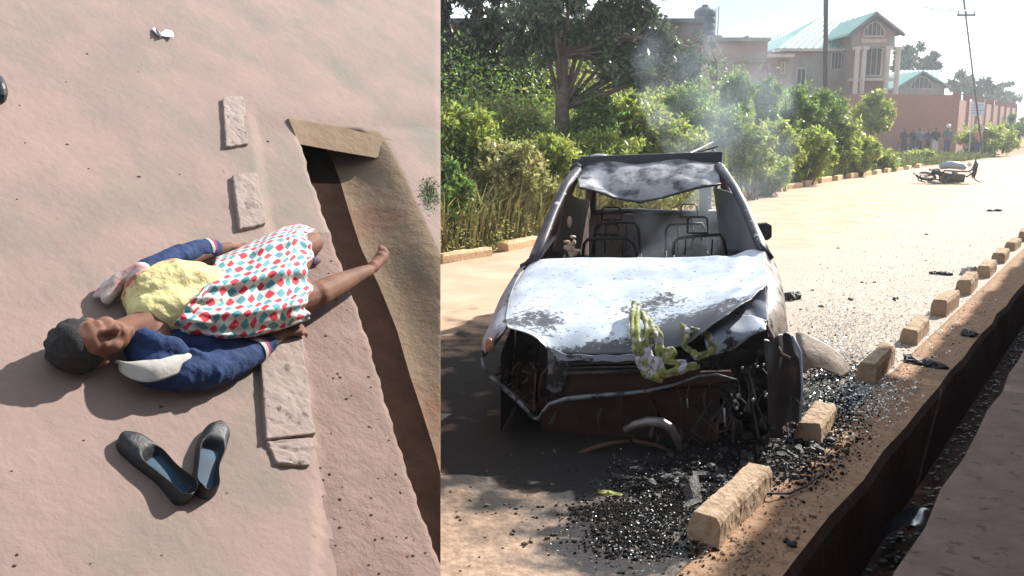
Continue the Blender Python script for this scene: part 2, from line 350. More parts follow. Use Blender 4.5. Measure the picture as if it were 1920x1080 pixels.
for i in range(NR - 1):
    for k in range(nc - 1):
        Fq.append((i * nc + k, (i + 1) * nc + k, (i + 1) * nc + k + 1, i * nc + k + 1))
        px0 = -90 + (np.interp(PY[i], yL, xL) + 90) * k / (nA - 1)
        lim = np.interp(PY[i], [180, 420, 640, 870, 1160], [465, 498, 560, 592, 640])
        opn = PY[i] > 244
        if k < nA - 1: MI.append(1 if (px0 > lim and PY[i] > 430) else 0)
        elif not opn: MI.append(0)
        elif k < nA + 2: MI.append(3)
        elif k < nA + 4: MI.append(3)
        elif k < nA + 2 + nW: MI.append(2)
        else: MI.append(0)
# skirts down to the ground
def skirt(idx, inward):
    k0 = len(V)
    for j in idx: p = np.array(V[j]); V.append(np.array([p[0] + inward[0] * p[1] / 4, p[1] + inward[1], -.05]))
    for a in range(len(idx) - 1): Fq.append((idx[a], idx[a + 1], k0 + a + 1, k0 + a)); MI.append(0)
skirt([i * nc + nc - 1 for i in range(NR)], (-.22, 0)); skirt([i * nc for i in range(NR)], (-.1, 0))
skirt([k for k in range(nc)], (-.22, .3)); skirt([(NR - 1) * nc + k for k in range(nc)], (0, -.05))
me = bpy.data.meshes.new('earth_bank'); me.from_pydata([tuple(map(float, p)) for p in V], [], Fq); me.update()
for mm in (m_dust, m_ledge, m_trwall, m_wet_shade): me.materials.append(mm)
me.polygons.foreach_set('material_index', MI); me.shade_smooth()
bank = bpy.data.objects.new('terrain', me); COL.objects.link(bank); tag(bank, kind='structure')
bank['label'] = 'steep pink dusty bank with an open ditch'
# cover slab over the head of the ditch
b = MB(); A = [(541, 222, .0), (705, 247, .0), (697, 294, -.11), (563, 271, -.11)]
fr = [B(541, 222, .003), B(640, 238, .003), B(736, 262, .003)]; bt = [B(561, 270, -.05), B(630, 283, -.055), B(706, 296, -.05)]
back = [p + EY * .02 - BN * .03 for p in fr]; bb2 = [p + EY * .35 for p in bt]
b.grid([back, fr, bt, bb2]); b.add(fr[:1] + bt[:1] + bb2[:1] + back[:1], [(0, 1, 2, 3)]); b.add(fr[2:] + bt[2:] + bb2[2:] + back[2:], [(3, 2, 1, 0)])
o = b.build('ditch_cover', m_trwall); tag(o, 'ochre concrete cover bridging the dark head of the ditch', 'drain cover')
# kerb stones set flush in the bank
def bslab(quad, h, label):
    top = [B(x, y, h) for x, y in quad]; b = MB()
    N = 8; rws = []
    for i in range(N + 1):
        u = i / N; l = top[0] * (1 - u) + top[3] * u; r = top[1] * (1 - u) + top[2] * u
        rws.append([l - BN * (h + .06), l + BN * rng.normal(0, .002)] + [l * (1 - q) + r * q + BN * rng.normal(0, .0025) + EX * rng.normal(0, .002) for q in (.33, .66)] + [r + EX * rng.normal(0, .004), r - BN * (h + .06)])
    b.grid(rws); n = 6; k = len(b.V) - n
    b.F += [tuple(range(n))[::-1], tuple(range(k, k + n))]
    o = b.build('kerb_stone', m_kerbL); bevel(o, .006, 2); mod(o, 'SUBSURF', subdivision_type='SIMPLE', levels=2, render_levels=2); mod(o, 'DISPLACE', texture=TXC, strength=.010, mid_level=.5, texture_coords='GLOBAL'); return tag(o, label, 'kerb stone', 'kerb stones in the dusty bank')
bslab([(418, 182), (456, 180), (466, 268), (424, 275)], .022, 'pale kerb stone above the ditch head, farthest of the bank row')
bslab([(436, 326), (482, 322), (501, 418), (450, 428)], .024, 'pale kerb stone just above the patterned skirt')
bslab([(486, 636), (566, 628), (592, 812), (500, 822)], .028, 'speckled grey kerb stone below the hand in the navy sleeve')
bslab([(500, 826), (590, 818), (578, 872), (520, 868)], .016, 'short sandy kerb piece below the speckled grey kerb stone')
# pebbles, litter
m_peb = M('dark_pebble', (.10, .06, .055), (.05, .035, .03), 9, .9)
b = MB()
for k in range(110):
    y = random.uniform(440, 1120); x = random.uniform(np.interp(y, [420, 640, 870, 1160], [498, 566, 592, 640]), np.interp(y, yL, xL) - 8)
    if random.random() < .25: x = random.uniform(20, 560); y = random.uniform(60, 1090)
    if 90 < x < 600 and 420 < y < 730: continue
    if x > 815: continue
    q = random.uniform(.002, .0055); b.ell(B(x, y, topz(x, y) + q * .3), (q * random.uniform(1, 1.8), q, q * .7), (EX, EY, BN), 6, 4)
o = b.build('gravel', m_peb); tag(o, kind='stuff'); o['label'] = 'dark grit scattered over the bank'
b = MB(); c = [B(x, y, .012 + .02 * math.sin(i * 2.1)) for i, (x, y) in enumerate([(286, 54), (296, 64), (300, 70), (312, 68), (326, 70), (324, 58), (311, 55), (302, 62), (292, 50)])]
b.grid([[c[0], c[8], c[7], c[6], c[5]], [c[1] , c[2], B(305, 66, .035), c[3], c[4]]]); o = b.build('plastic_scrap', M('white_plastic', (.75, .74, .74), rough=.5)); mod(o, 'SOLIDIFY', thickness=.004)
tag(o, 'crumpled white plastic scrap lying on the bank near the top', 'litter')
b = MB().ell(B(-6, 166, .04), (.035, .085, .05), (EX, EY, BN), 14, 9); o = b.build('rubber_ball', M('black_rubber', (.015, .016, .022), rough=.5)); tag(o, 'dark rounded object cut off at the left edge of the bank', 'debris')
b = []
for k in range(500):
    x, y = random.gauss(806, 9), random.gauss(362, 14)
    if x > 823: continue
    p = B(x, y, topz(300, y * .7) + .004); a = random.uniform(0, 6.3); q = random.uniform(.006, .016)
    e = (EX * math.cos(a) + EY * math.sin(a)) * q; g = (-EX * math.sin(a) + EY * math.cos(a)) * q * .4; b += [p, p + e * .5 + g + BN * .006, p + e + BN * random.uniform(0, .015), p + e * .5 - g + BN * .004]
o = quads('moss', b, M('grey_green_leaf', (.12, .15, .075), island=.4)); tag(o, kind='stuff'); o['label'] = 'small patch of grey green weeds'
# water trickle in the ditch
# ---------------------------------------------------------------- shoes
m_sh = M('black_scuffed_leather', (.006, .007, .010), (.014, .017, .02), 30, .55, .7, 60, (.06, .05, .042), 16, (.60, .72), bdist=.004, spec=.5)
m_in = M('blue_insole', (.012, .065, .12), (.008, .022, .04), 8, .6)
def shoe(toe, heel, wd, label, flip):
    a = B(*toe, 0); c = B(*heel, 0); d = c - a; Ln = np.linalg.norm(d); d /= Ln; sd = np.cross(BN, d)
    t = thing('flat_shoe', label, 'shoe', (a + c) / 2, 'pair of black flat shoes')
    ts = np.linspace(0, 1, 18); n = 20
    def half(q): return wd * (.94 * math.sqrt(max(.03, 1 - ((.2 - q) / .2) ** 2)) if q < .2 else (.94 + .04 * sm((q - .2) / .15)) if q < .35 else (.98 - .2 * sm((q - .35) / .3) + .08 * sm((q - .7) / .2))) * (1 if q < .93 else math.sqrt(max(.02, 1 - ((q - .93) / .07) ** 2)) if q < 1 else .3)
    def cen(q): return flip * .012 * math.sin(q * 3.1)
    rows = []
    for q in ts:
        hw = half(q); c0 = a + d * Ln * q + sd * cen(q); top = .045 + .018 * sm((q - .6) / .3) - .012 * sm((.15 - q) / .15)
        opening = .0 if q < .30 else (sm((q - .30) / .12) * (1 - sm((q - .93) / .05)))
        prof = [(-1, .0), (-1.04, .012), (-.98, .03), (-.86 - .06 * opening, top * .93), (-.6 - .25 * opening, top + .004 * (1 - opening) ), (0, 0), (.6 + .25 * opening, top + .004 * (1 - opening)), (.86 + .06 * opening, top * .93), (.98, .03), (1.04, .012), (1, 0)]
        r = []
        for (u, h) in prof:
            if u == 0: r.append(c0 + BN * ((top + .008) * (1 - opening) + .014 * opening))
            else: r.append(c0 + sd * u * hw + BN * h)
        rows.append(r)
    # split centre into opening walls
    rows2 = []
    for q, r in zip(ts, rows):
        opening = .0 if q < .30 else (sm((q - .30) / .12) * (1 - sm((q - .93) / .05)))
        hw = half(q); c0 = a + d * Ln * q + sd * cen(q); top = .045 + .018 * sm((q - .6) / .3) - .012 * sm((.15 - q) / .15)
        li = c0 - sd * hw * (.5 + .3 * opening) + BN * ((top + .007) * (1 - opening) + .012 * opening); ri = c0 + sd * hw * (.5 + .3 * opening) + BN * ((top + .007) * (1 - opening) + .012 * opening)
        rows2.append(r[:5] + [li, r[5], ri] + r[6:])
    b = MB().grid(rows2); k = len(rows2[0]); b.F += [tuple(range(k)), tuple(range(len(b.V) - k, len(b.V)))[::-1]]
    o = b.build('upper', m_sh, t, smooth=True); mod(o, 'SUBSURF', levels=1, render_levels=2)
    b = MB(); rr = []
    for q in np.linspace(.36, .94, 12):
        hw = half(q) * .74 * min(1, 3 * (q - .30) / .2, 14 * (.99 - q)); c0 = a + d * Ln * q + sd * cen(q); rr.append([c0 - sd * hw + BN * .019, c0 + BN * .0205, c0 + sd * hw + BN * .019])
    b.grid(rr).build('insole', m_in, t, smooth=True)
    return t
shoe((222, 822), (352, 944), .047, 'black scuffed flat shoe lying toe up-left with a blue insole, left of the pair', 1)
shoe((410, 800), (378, 936), .047, 'black flat shoe standing more upright in the picture, right of the pair', -1)
# ---------------------------------------------------------------- the person lying on the bank
m_skin = M('brown_skin', (.20, .095, .062), (.12, .058, .04), 9, .7, .25, 60, spec=.2, bdist=.003)
m_hair = M('black_hair', (.012, .011, .012), (.03, .028, .028), 60, .8, 1, 120, bdist=.006)
m_navy = M('navy_tracksuit_cloth', (.008, .022, .075), (.012, .035, .11), 7, .85, .9, 28, bdist=.01)
m_white = M('white_tracksuit_cloth', (.42, .41, .38), (.33, .32, .30), 8, .8, .3, 20)
m_cuffr = M('red_cuff_stripe', (.35, .03, .08), rough=.8)
m_yel = M('yellow_shirt_cloth', (.62, .56, .26), (.58, .50, .25), 5, .85, .9, 26, (.33, .10, .07), 7.5, (.55, .64), bdist=.015)
m_pale = M('stained_white_cloth', (.52, .46, .42), (.42, .33, .30), 8, .85, .6, 18, (.36, .15, .14), 9, (.55, .65), bdist=.012)
m_purp = M('muted_purple_cloth', (.13, .085, .12), (.09, .06, .085), 12, .9, .8, 22, bdist=.01)
pr = thing('person', 'person in navy tracksuit top, yellow shirt and patterned skirt lying beside the ditch', 'person', B(400, 590, 0))
def remesh(b, name, m, vox=.008, smooth=4, parent=pr, uv=False, fold=0):
    o = b.build(name, m, parent, smooth=True); mod(o, 'REMESH', mode='VOXEL', voxel_size=vox, use_smooth_shade=True); mod(o, 'SMOOTH', iterations=smooth, factor=.5)
    if fold: mod(o, 'DISPLACE', texture=TXF, strength=fold, mid_level=.35, texture_coords='GLOBAL'); mod(o, 'SMOOTH', iterations=1, factor=.5)
    bake(o); o.data.materials.clear(); o.data.materials.append(m); o.data.shade_smooth()
    return o
def limb(b, pts, rr, n=12, flat=1):
    P_ = [B(x, y, h) for x, y, h in pts]
    fine = []; fr_ = []
    for i in range(len(P_) - 1):
        for k in range(4): q = k / 4; fine.append(P_[i] * (1 - q) + P_[i + 1] * q); fr_.append(rr[i] * (1 - q) + rr[i + 1] * q)
    fine.append(P_[-1]); fr_.append(rr[-1])
    b.tube(fine, fr_, n, flat=flat)
    for i, p in enumerate(P_): b.ell(p, (rr[i],) * 3, None, 10, 6)
b = MB()
HC = B(176, 640, .10)                        # head centre; crown to the left, chin to the right
ha = B(262, 622, .10) - B(90, 655, .10); ha /= np.linalg.norm(ha); hf = BN * .93 + np.cross(BN, ha) * -.36; hf -= ha * (hf @ ha); hf /= np.linalg.norm(hf); hs = np.cross(hf, ha)
def hp(a_, s_, f_): return HC + ha * a_ + hs * s_ + hf * f_
AX = (ha, hs, hf)
b.ell(hp(-.025, 0, -.012), (.098, .076, .094), AX, 18, 12)
b.ell(hp(.045, 0, .012), (.072, .056, .070), AX, 14, 10)      # lower face
b.ell(hp(.095, 0, .045), (.025, .026, .022), AX)              # chin
b.ell(hp(-.035, 0, .066), (.022, .054, .018), AX)             # brow
b.ell(hp(.028, 0, .098), (.016, .016, .015), AX); b.tube([hp(-.02, 0, .086), hp(.025, 0, .100)], [.008, .012], 8)
for q in (-1, 1):
    b.ell(hp(-.010, q * .031, .074), (.014, .020, .011), AX); b.ell(hp(.005, q * .076, -.01), (.030, .009, .017), AX)
    b.ell(hp(.025, q * .038, .052), (.034, .024, .024), AX); b.ell(hp(.030, q * .011, .090), (.008, .008, .008), AX)
b.ell(hp(.060, 0, .078), (.006, .024, .011), AX); b.ell(hp(.073, 0, .074), (.007, .021, .010), AX)
b.tube([hp(.03, 0, -.03), B(262, 612, .085), B(285, 602, .08)], [.052, .05, .06], 12)
limb(b, [(285, 598, .06), (330, 590, .065), (400, 570, .065), (455, 552, .065)], [.075, .08, .08, .08])
limb(b, [(282, 540, .07), (290, 660, .07)], [.06, .06])
limb(b, [(280, 530, .06), (335, 492, .06), (408, 468, .055), (432, 464, .05)], [.045, .036, .026, .024])
limb(b, [(285, 668, .07), (398, 690, .06), (505, 640, .05), (530, 624, .045)], [.05, .042, .030, .026])
limb(b, [(462, 540, .07), (530, 485, .10), (586, 456, .10)], [.07, .06, .050]); limb(b, [(586, 456, .10), (574, 480, .06), (560, 510, .045)], [.045, .04, .033])
limb(b, [(470, 575, .07), (530, 568, .08), (596, 552, .075)], [.07, .065, .056]); limb(b, [(596, 552, .085), (635, 533, .075), (688, 508, .07)], [.056, .050, .030])
# bare foot: heel, sole, toes
limb(b, [(686, 512, .055), (700, 500, .065), (714, 484, .075), (719, 476, .08)], [.030, .030, .033, .030], flat=.8)
for k, (x, y, rr_) in enumerate([(713, 463, .0125), (719, 464, .010), (723, 467, .0095), (726, 471, .009), (728, 477, .008)]):
    x0, y0 = 712 + k * 2.6, 474 + k * 3.2; limb(b, [(x0, y0, .082), (x, y, .085)], [.011, rr_], 8)
# hands: palm, four bent fingers and a thumb
def hand(b, wrist, knuck, side, h, curl=.5, k=1.0):
    a = B(*wrist, h); c = B(*knuck, h); d = c - a; d /= np.linalg.norm(d); sd = np.cross(BN, d) * side
    L = .085 * k; b.tube([a, a + d * L * .5, a + d * L], [.024 * k, .034 * k, .036 * k], 12, flat=.55)
    for j, (o_, ln) in enumerate([(-.027, .052), (-.009, .062), (.009, .058), (.026, .046)]):
        p0 = a + d * L * .93 + sd * o_ * k; ln *= k
        p1 = p0 + d * ln * .5 + BN * .004; p2 = p1 + d * ln * .38 - BN * ln * .5 * curl; p3 = p2 + d * ln * .12 - BN * ln * .42 * curl
        b.tube([p0 - d * .012, p0, p1, p2, p3], [.0095 * k, .0098 * k, .0092 * k, .0084 * k, .007 * k], 8); b.ell(p3, (.0072 * k,) * 3, None, 8, 6); b.ell(p1, (.0096 * k,) * 3, None, 8, 6)
    q0 = a + d * L * .25 - sd * .028 * k; q1 = q0 + d * .03 * k - sd * .026 * k - BN * .006; q2 = q1 + d * .028 * k - sd * .006 - BN * .008
    b.tube([q0, q1, q2], [.014 * k, .0115 * k, .009 * k], 8); b.ell(q2, (.009 * k,) * 3, None, 8, 6)
hand(b, (428, 465), (470, 468), 1, .052, .5); hand(b, (528, 626), (566, 616), -1, .045, .8)
body = remesh(b, 'body', m_skin, .0060, 7)
# hair cap
b = MB(); b.ell(hp(-.040, 0, -.022), (.100, .087, .093), AX, 20, 14); b.ell(hp(-.075, 0, .010), (.052, .070, .060), AX, 16, 10)
for k in range(60):
    q = rng.normal(0, 1, 3); q /= np.linalg.norm(q)
    if q[0] > .15 or q[2] > .75: continue
    b.ell(hp(-.040 + q[0] * .094, q[1] * .082, -.022 + q[2] * .088), (.014, .014, .014), AX, 7, 5)
remesh(b, 'hair', m_hair, .007, 1)
# shirt, jacket, sleeves, cuffs
b = MB(); limb(b, [(278, 555, .08), (330, 540, .10), (385, 545, .11)], [.095, .11, .10], 16); limb(b, [(284, 590, .08), (330, 588, .095), (385, 575, .10)], [.085, .095, .095], 16)
limb(b, [(300, 520, .12), (330, 508, .12), (352, 506, .11)], [.03, .045, .03]); limb(b, [(362, 520, .13), (376, 512, .15), (384, 524, .13)], [.028, .02, .022])
limb(b, [(290, 575, .13), (318, 540, .165), (340, 520, .14)], [.016, .014, .012]); limb(b, [(350, 545, .17), (365, 560, .18), (372, 580, .15)], [.014, .012, .012])
remesh(b, 'shirt', m_yel, .007, 4, fold=.016)
b = MB(); limb(b, [(200, 560, .04), (222, 530, .06), (262, 512, .09), (276, 545, .12)], [.022, .035, .045, .045]); limb(b, [(180, 555, .02), (196, 536, .03), (240, 520, .05)], [.014, .018, .02])
remesh(b, 'collar', m_pale, .007, 3, fold=.014)
b = MB(); limb(b, [(268, 512, .075), (300, 498, .075), (335, 482, .07), (372, 470, .062), (402, 465, .058)], [.046, .050, .048, .043, .036], 14)
limb(b, [(322, 498, .085), (345, 478, .11), (358, 472, .09)], [.018, .016, .014]); limb(b, [(300, 500, .11), (312, 488, .115)], [.014, .012])
remesh(b, 'sleeve', m_navy, .007, 3, fold=.012)
b = MB(); limb(b, [(262, 655, .065), (290, 688, .065), (340, 700, .065), (400, 694, .062), (455, 672, .057), (500, 645, .052)], [.055, .072, .068, .066, .054, .042], 16)
limb(b, [(330, 640, .07), (380, 648, .08), (440, 645, .07)], [.05, .05, .045]); limb(b, [(270, 640, .1), (300, 650, .12), (330, 655, .12)], [.045, .045, .04])
limb(b, [(395, 680, .115), (410, 700, .105), (408, 716, .08)], [.012, .014, .01]); limb(b, [(455, 655, .10), (462, 675, .09)], [.010, .010]); limb(b, [(360, 660, .13), (385, 668, .125)], [.012, .01])
limb(b, [(500, 628, .04), (515, 640, .035)], [.02, .02])
remesh(b, 'jacket', m_navy, .007, 3, fold=.014)
def patch(name, poly_c, wds, h0, m, par=pr):       # strip of cloth following a line, width list
    b = MB(); rows = []
    for (x, y, h), w_ in zip(poly_c, wds):
        c = B(x, y, h); rows.append([c + np.array(q) for q in (EY * w_ - BN * .02, EY * w_ * .5 + BN * .004, BN * .010, -EY * w_ * .5 + BN * .004, -EY * w_ - BN * .02)])
    o = b.grid(rows).build(name, m, par, smooth=True); mod(o, 'SUBSURF', levels=2, render_levels=2); mod(o, 'SOLIDIFY', thickness=.006); return o
patch('shoulder_panel', [(220, 680, .07), (248, 690, .10), (285, 688, .126), (320, 678, .131), (350, 668, .130), (364, 664, .122)], [.02, .042, .050, .046, .040, .034], 0, m_white)
def ring(name, c1, c2, r1, m, h):
    a = B(*c1, h); c = B(*c2, h); return MB().tube([a, c], [r1, r1 * .98], 24).build(name, m, pr, smooth=False)
ring('cuff_stripe', (386, 467), (392, 466), .0425, m_white, .060); ring('cuff_stripe', (393.5, 466), (397, 465.7), .0415, m_cuffr, .059)
ring('cuff_stripe', (478, 659), (484, 655), .0505, m_white, .054); ring('cuff_stripe', (485.5, 654), (489, 652), .0485, m_cuffr, .0535)
b = MB(); limb(b, [(560, 478, .05), (578, 486, .055), (596, 488, .03)], [.035, .035, .018]); limb(b, [(556, 500, .03), (572, 498, .035), (590, 500, .015)], [.022, .02, .01]); remesh(b, 'underskirt', m_purp, .008, 2)
# patterned skirt
def skirt_mat():
    m = bpy.data.materials.new('red_green_diamond_cloth'); m.use_nodes = True; n = m.node_tree.nodes; l = m.node_tree.links.new; bs = n['Principled BSDF']; bs.inputs['Roughness'].default_value = .85
    uv = n.new('ShaderNodeUVMap'); mpg = n.new('ShaderNodeMapping'); mpg.inputs['Rotation'].default_value = (0, 0, R(38)); mpg.inputs['Scale'].default_value = (30, 30, 30); l(uv.outputs[0], mpg.inputs[0])
    sp = n.new('ShaderNodeSeparateXYZ'); l(mpg.outputs[0], sp.inputs[0])
    def ma(op, a, c=0):
        q = n.new('ShaderNodeMath'); q.operation = op
        for k, v in ((0, a), (1, c)):
            if isinstance(v, (int, float)): q.inputs[k].default_value = v
            else: l(v, q.inputs[k])
        return q.outputs[0]
    fx, fy = ma('FLOOR', sp.outputs[0]), ma('FLOOR', sp.outputs[1])
    par = ma('FLOORED_MODULO', ma('ADD', fx, fy), 2); row = ma('FLOORED_MODULO', fx, 2)
    ux, uy = ma('ABSOLUTE', ma('SUBTRACT', ma('FRACT', sp.outputs[0]), .5)), ma('ABSOLUTE', ma('SUBTRACT', ma('FRACT', sp.outputs[1]), .5))
    dd = ma('SQRT', ma('ADD', ma('POWER', ux, 3), ma('POWER', uy, 3))); ins = ma('LESS_THAN', ma('MAXIMUM', ma('MAXIMUM', ux, uy), ma('MULTIPLY', ma('ADD', ux, uy), .56)), .475)
    on = ma('MULTIPLY', ins, ma('LESS_THAN', par, .5))
    c1 = n.new('ShaderNodeMix'); c1.data_type = 'RGBA'; l(row, c1.inputs[0]); c1.inputs[6].default_value = (.50, .025, .05, 1); c1.inputs[7].default_value = (.07, .24, .27, 1)
    c2 = n.new('ShaderNodeMix'); c2.data_type = 'RGBA'; l(on, c2.inputs[0]); c2.inputs[6].default_value = (.46, .46, .43, 1); l(c1.outputs[2], c2.inputs[7]); l(c2.outputs[2], bs.inputs[0])
    return m
st = [((392, 512), (322, 614), .19), ((402, 495), (345, 628), .20), ((405, 482), (385, 636), .20), ((450, 463), (430, 640), .205), ((490, 444), (475, 634), .22), ((530, 425), (520, 622), .235), ((562, 419), (556, 610), .225), ((585, 430), (578, 601), .19)]
b = MB(); rows = []; NS = 40; NA = 44
for i in range(NS):
    q = i / (NS - 1) * (len(st) - 1); j = min(int(q), len(st) - 2); f = q - j
    (t0, b0, h0), (t1, b1, h1) = st[j], st[j + 1]; tp = np.array(t0) * (1 - f) + np.array(t1) * f; bp = np.array(b0) * (1 - f) + np.array(b1) * f; h = h0 * (1 - f) + h1 * f
    r = []
    for k in range(NA):
        a = math.pi * k / (NA - 1); c_ = (1 - math.cos(a)) / 2
        fold = .016 * math.sin(k * .62 + i * .10 + 2 * math.sin(i * .13)) * math.sin(a) + .009 * math.sin(k * 1.35 - i * .22) * math.sin(a) + .007 * math.sin(i * .75 + k * .25)
        px, py = tp * (1 - c_) + bp * c_
        px += (6 * math.sin(k * .55) + 4 * math.sin(k * 1.3)) * (i / NS) ** 3
        hh = h * math.sin(a) ** .5 * (1 - .18 * math.exp(-((c_ - .55) / .13) ** 2) * (i / NS))
        base = B(px, py, 0); r.append(B(px, py, max(.004, hh * 1.02 + fold)) )
    rows.append(r)
o = b.grid(rows).build('skirt', skirt_mat(), pr, smooth=True)
# cloth coordinates follow the surface
uvl = o.data.uv_layers.new(name='UVMap'); arc = np.zeros((NS, NA)); ax_ = np.zeros((NS, NA))
RW = np.array(rows)
for i in range(NS):
    for k in range(1, NA): arc[i, k] = arc[i, k - 1] + np.linalg.norm(RW[i, k] - RW[i, k - 1]) * .82
    arc[i] -= arc[i, NA // 2]
for i in range(1, NS): ax_[i] = ax_[i - 1] + np.linalg.norm(RW[i, NA // 2] - RW[i - 1, NA // 2])
vi = np.zeros(len(o.data.loops), np.int32); o.data.loops.foreach_get('vertex_index', vi)
uvl.data.foreach_set('uv', np.stack([ax_.ravel()[vi], arc.ravel()[vi]], 1).astype(np.float32).ravel())
mod(o, 'SOLIDIFY', thickness=.005); mod(o, 'SUBSURF', levels=1, render_levels=1)

# ================================================================= RIGHT: background buildings
m_wallA = M('grey_brown_render', (.27, .26, .245), (.22, .205, .19), 1.2, .95, .3, 12, (.30, .17, .12), .5, (.55, .7))
m_wallD = M('dark_stained_wall', (.20, .13, .11), (.26, .16, .12), .8, .95, .3, 8)
m_teal = M('teal_sheet_roof', (.16, .34, .29), (.22, .40, .34), .8, .5)
m_dark = M('dark_opening', (.03, .028, .03), rough=.4, spec=.5)
m_trim = M('pale_trim', (.48, .44, .40), (.40, .36, .33), 2, .9)
m_brickS = brick('red_brick', (.22, .085, .055), (.28, .12, .08), (.30, .22, .18), (.24, .12, .085))
m_brickU = brick('unfinished_brick', (.30, .13, .10), (.25, .12, .10), (.32, .27, .24), (.30, .25, .23))
def rb(mb, px0, py0, px1, py1, Y, dep, off=0):
    a = P(px0, py1, Y); b = P(px1, py0, Y); return mb.box((a[0], Y - off, a[2]), (b[0], Y + dep, b[2]))
def zpx(py, Y): return P(960, py, Y)[2]
def xpx(px, Y, py=150): return P(px, py, Y)[0]
def plane3(A, Bp, Cp, D, th=.12):
    return MB().prism([A, Bp, Cp, D], (0, 0, -th))
def ribs(name, A, Bp, Cp, D, n, m, par):          # corrugated sheet from eave A-B up to ridge D-C
    A, Bp, Cp, D = map(np.array, (A, Bp, Cp, D)); nn = n * 2; r0 = []; r1 = []
    nr = np.cross(Bp - A, D - A); nr = nr / np.linalg.norm(nr); nr = nr * (1 if nr[2] > 0 else -1)
    for k in range(nn + 1):
        q = k / nn; o_ = nr * (.05 if k % 2 else 0); r0.append(A * (1 - q) + Bp * q + o_); r1.append(D * (1 - q) + Cp * q + o_)
    o = MB().grid([r0, r1]).build(name, m, par); mod(o, 'SOLIDIFY', thickness=.03); return o
# main two-storey house
Y0 = 66
h1 = thing('two_storey_house', 'two storey grey house with teal sheet roof and columned gable portico', 'house', (xpx(1560, Y0), Y0 + 4, 1.6))
zE = zpx(92, Y0); zR = zpx(32, Y0 + 6)
b = MB(); rb(b, 1458, 95, 1606, 260, Y0, 10); b.build('wall', m_wallA, h1)
xa, xb = xpx(1449, Y0, 92), xpx(1608, Y0, 92); ra, rb_ = xpx(1538, Y0 + 6, 32), xpx(1612, Y0 + 6, 32)
ribs('roof', (xa, Y0 - .5, zE), (xb + 2, Y0 - .5, zE), (rb_ + 2, Y0 + 6, zR), (ra, Y0 + 6, zR), 16, m_teal, h1)
plane3((xa, Y0 - .5, zE), (ra, Y0 + 6, zR), (ra, Y0 + 6.2, zR), (xa, Y0 + 12, zE)).build('roof', m_teal, h1)
b = MB(); b.box((xa, Y0 - .56, zE - .18), (xb, Y0 - .5, zE)); b.build('fascia', m_trim, h1)
def window(px0, py0, px1, py1, Y, par, bars=4, arch=False):
    a = P(px0, py1, Y); c = P(px1, py0, Y); w_ = c[0] - a[0]; hh = c[2] - a[2]; cx = (a[0] + c[0]) / 2
    if arch: poly = [(a[0], Y - .03, a[2])] + [(cx - math.cos(t_) * w_ / 2, Y - .03, a[2] + math.sin(t_) * hh) for t_ in np.linspace(0, math.pi, 17)[1:-1]] + [(c[0], Y - .03, a[2])]
    else: poly = [(a[0], Y - .03, a[2]), (a[0], Y - .03, c[2]), (c[0], Y - .03, c[2]), (c[0], Y - .03, a[2])]
    f = MB().prism(poly, (0, .06, 0)).build('window', m_dark, par)
    b = MB()
    for p, q in zip(poly, poly[1:] + poly[:1]): b.tube([np.array(p) - (0, .03, 0), np.array(q) - (0, .03, 0)], .05, 6)
    for k in range(1, bars): 
        x = a[0] + w_ * k / bars; top = c[2] if not arch else a[2] + hh * math.sqrt(max(0, 1 - ((x - cx) / (w_ / 2)) ** 2))
        b.tube([(x, Y - .05, a[2]), (x, Y - .05, top)], .03, 6)
    b.build('frame', m_trim, f); return f
window(1557, 98, 1585, 131, Y0, h1); window(1492, 128, 1511, 167, Y0, h1, 2); window(1468, 150, 1476, 185, Y0, h1, 2)
# portico
Yp = 63
b = MB(); zb = zpx(200, Yp); x0, x1 = xpx(1598, Yp), xpx(1680, Yp)
b.box((x0 + .3, Yp + 1.4, zb), (x1 - .2, Yp + 6, zpx(62, Yp))); b.build('wall', M('brown_render', (.22, .17, .15), (.25, .19, .165), 2), h1)
gz_ = [P(1589, 66, Yp), P(1598, 60, Yp), P(1638, 30, Yp), P(1678, 60, Yp), P(1686, 66, Yp), P(1678, 88, Yp), P(1600, 88, Yp)]
MB().prism([gz_[1], gz_[2], gz_[3], gz_[5], gz_[6]], (0, .35, 0)).build('gable', m_wallA, h1)
for A, Bq in ((P(1586, 68, Yp), P(1638, 27, Yp)), (P(1638, 27, Yp), P(1689, 66, Yp))):
    b = MB().prism([A + (0, -.5, 0), Bq + (0, -.5, 0), Bq + (0, 6, 0), A + (0, 6, 0)], (0, 0, .16)); b.build('roof', m_teal if A[0] < xpx(1620, Yp) else M('brown_fascia', (.13, .09, .09)), h1)
for A, Bq in ((P(1586, 70, Yp), P(1638, 29, Yp)), (P(1638, 29, Yp), P(1689, 68, Yp))):
    MB().tube([A + (0, -.58, 0), Bq + (0, -.58, 0)], .12, 6).build('fascia', M('dark_fascia', (.10, .075, .08)), h1)
window(1618, 41, 1660, 68, Yp - .02, h1, 5, True); window(1621, 90, 1654, 142, Yp + 1.38, h1, 3)
b = MB(); rb(b, 1614, 73, 1662, 80, Yp, .1, .08); b.build('name_band', M('pale_band', (.5, .42, .38), (.38, .25, .22), 5), h1)
for px in (1601, 1613, 1658, 1677):
    a = P(px, 200, Yp - .1); c = P(px, 88, Yp - .1); b = MB().tube([a, (a[0], a[1], c[2])], .17, 12); b.box((a[0] - .26, a[1] - .26, c[2] - .2), (a[0] + .26, a[1] + .26, c[2] + .02)); b.build('column', m_trim, h1)
b = MB(); rb(b, 1600, 146, 1680, 151, Yp + .4, 1.0); b.build('balcony_slab', m_trim, h1)
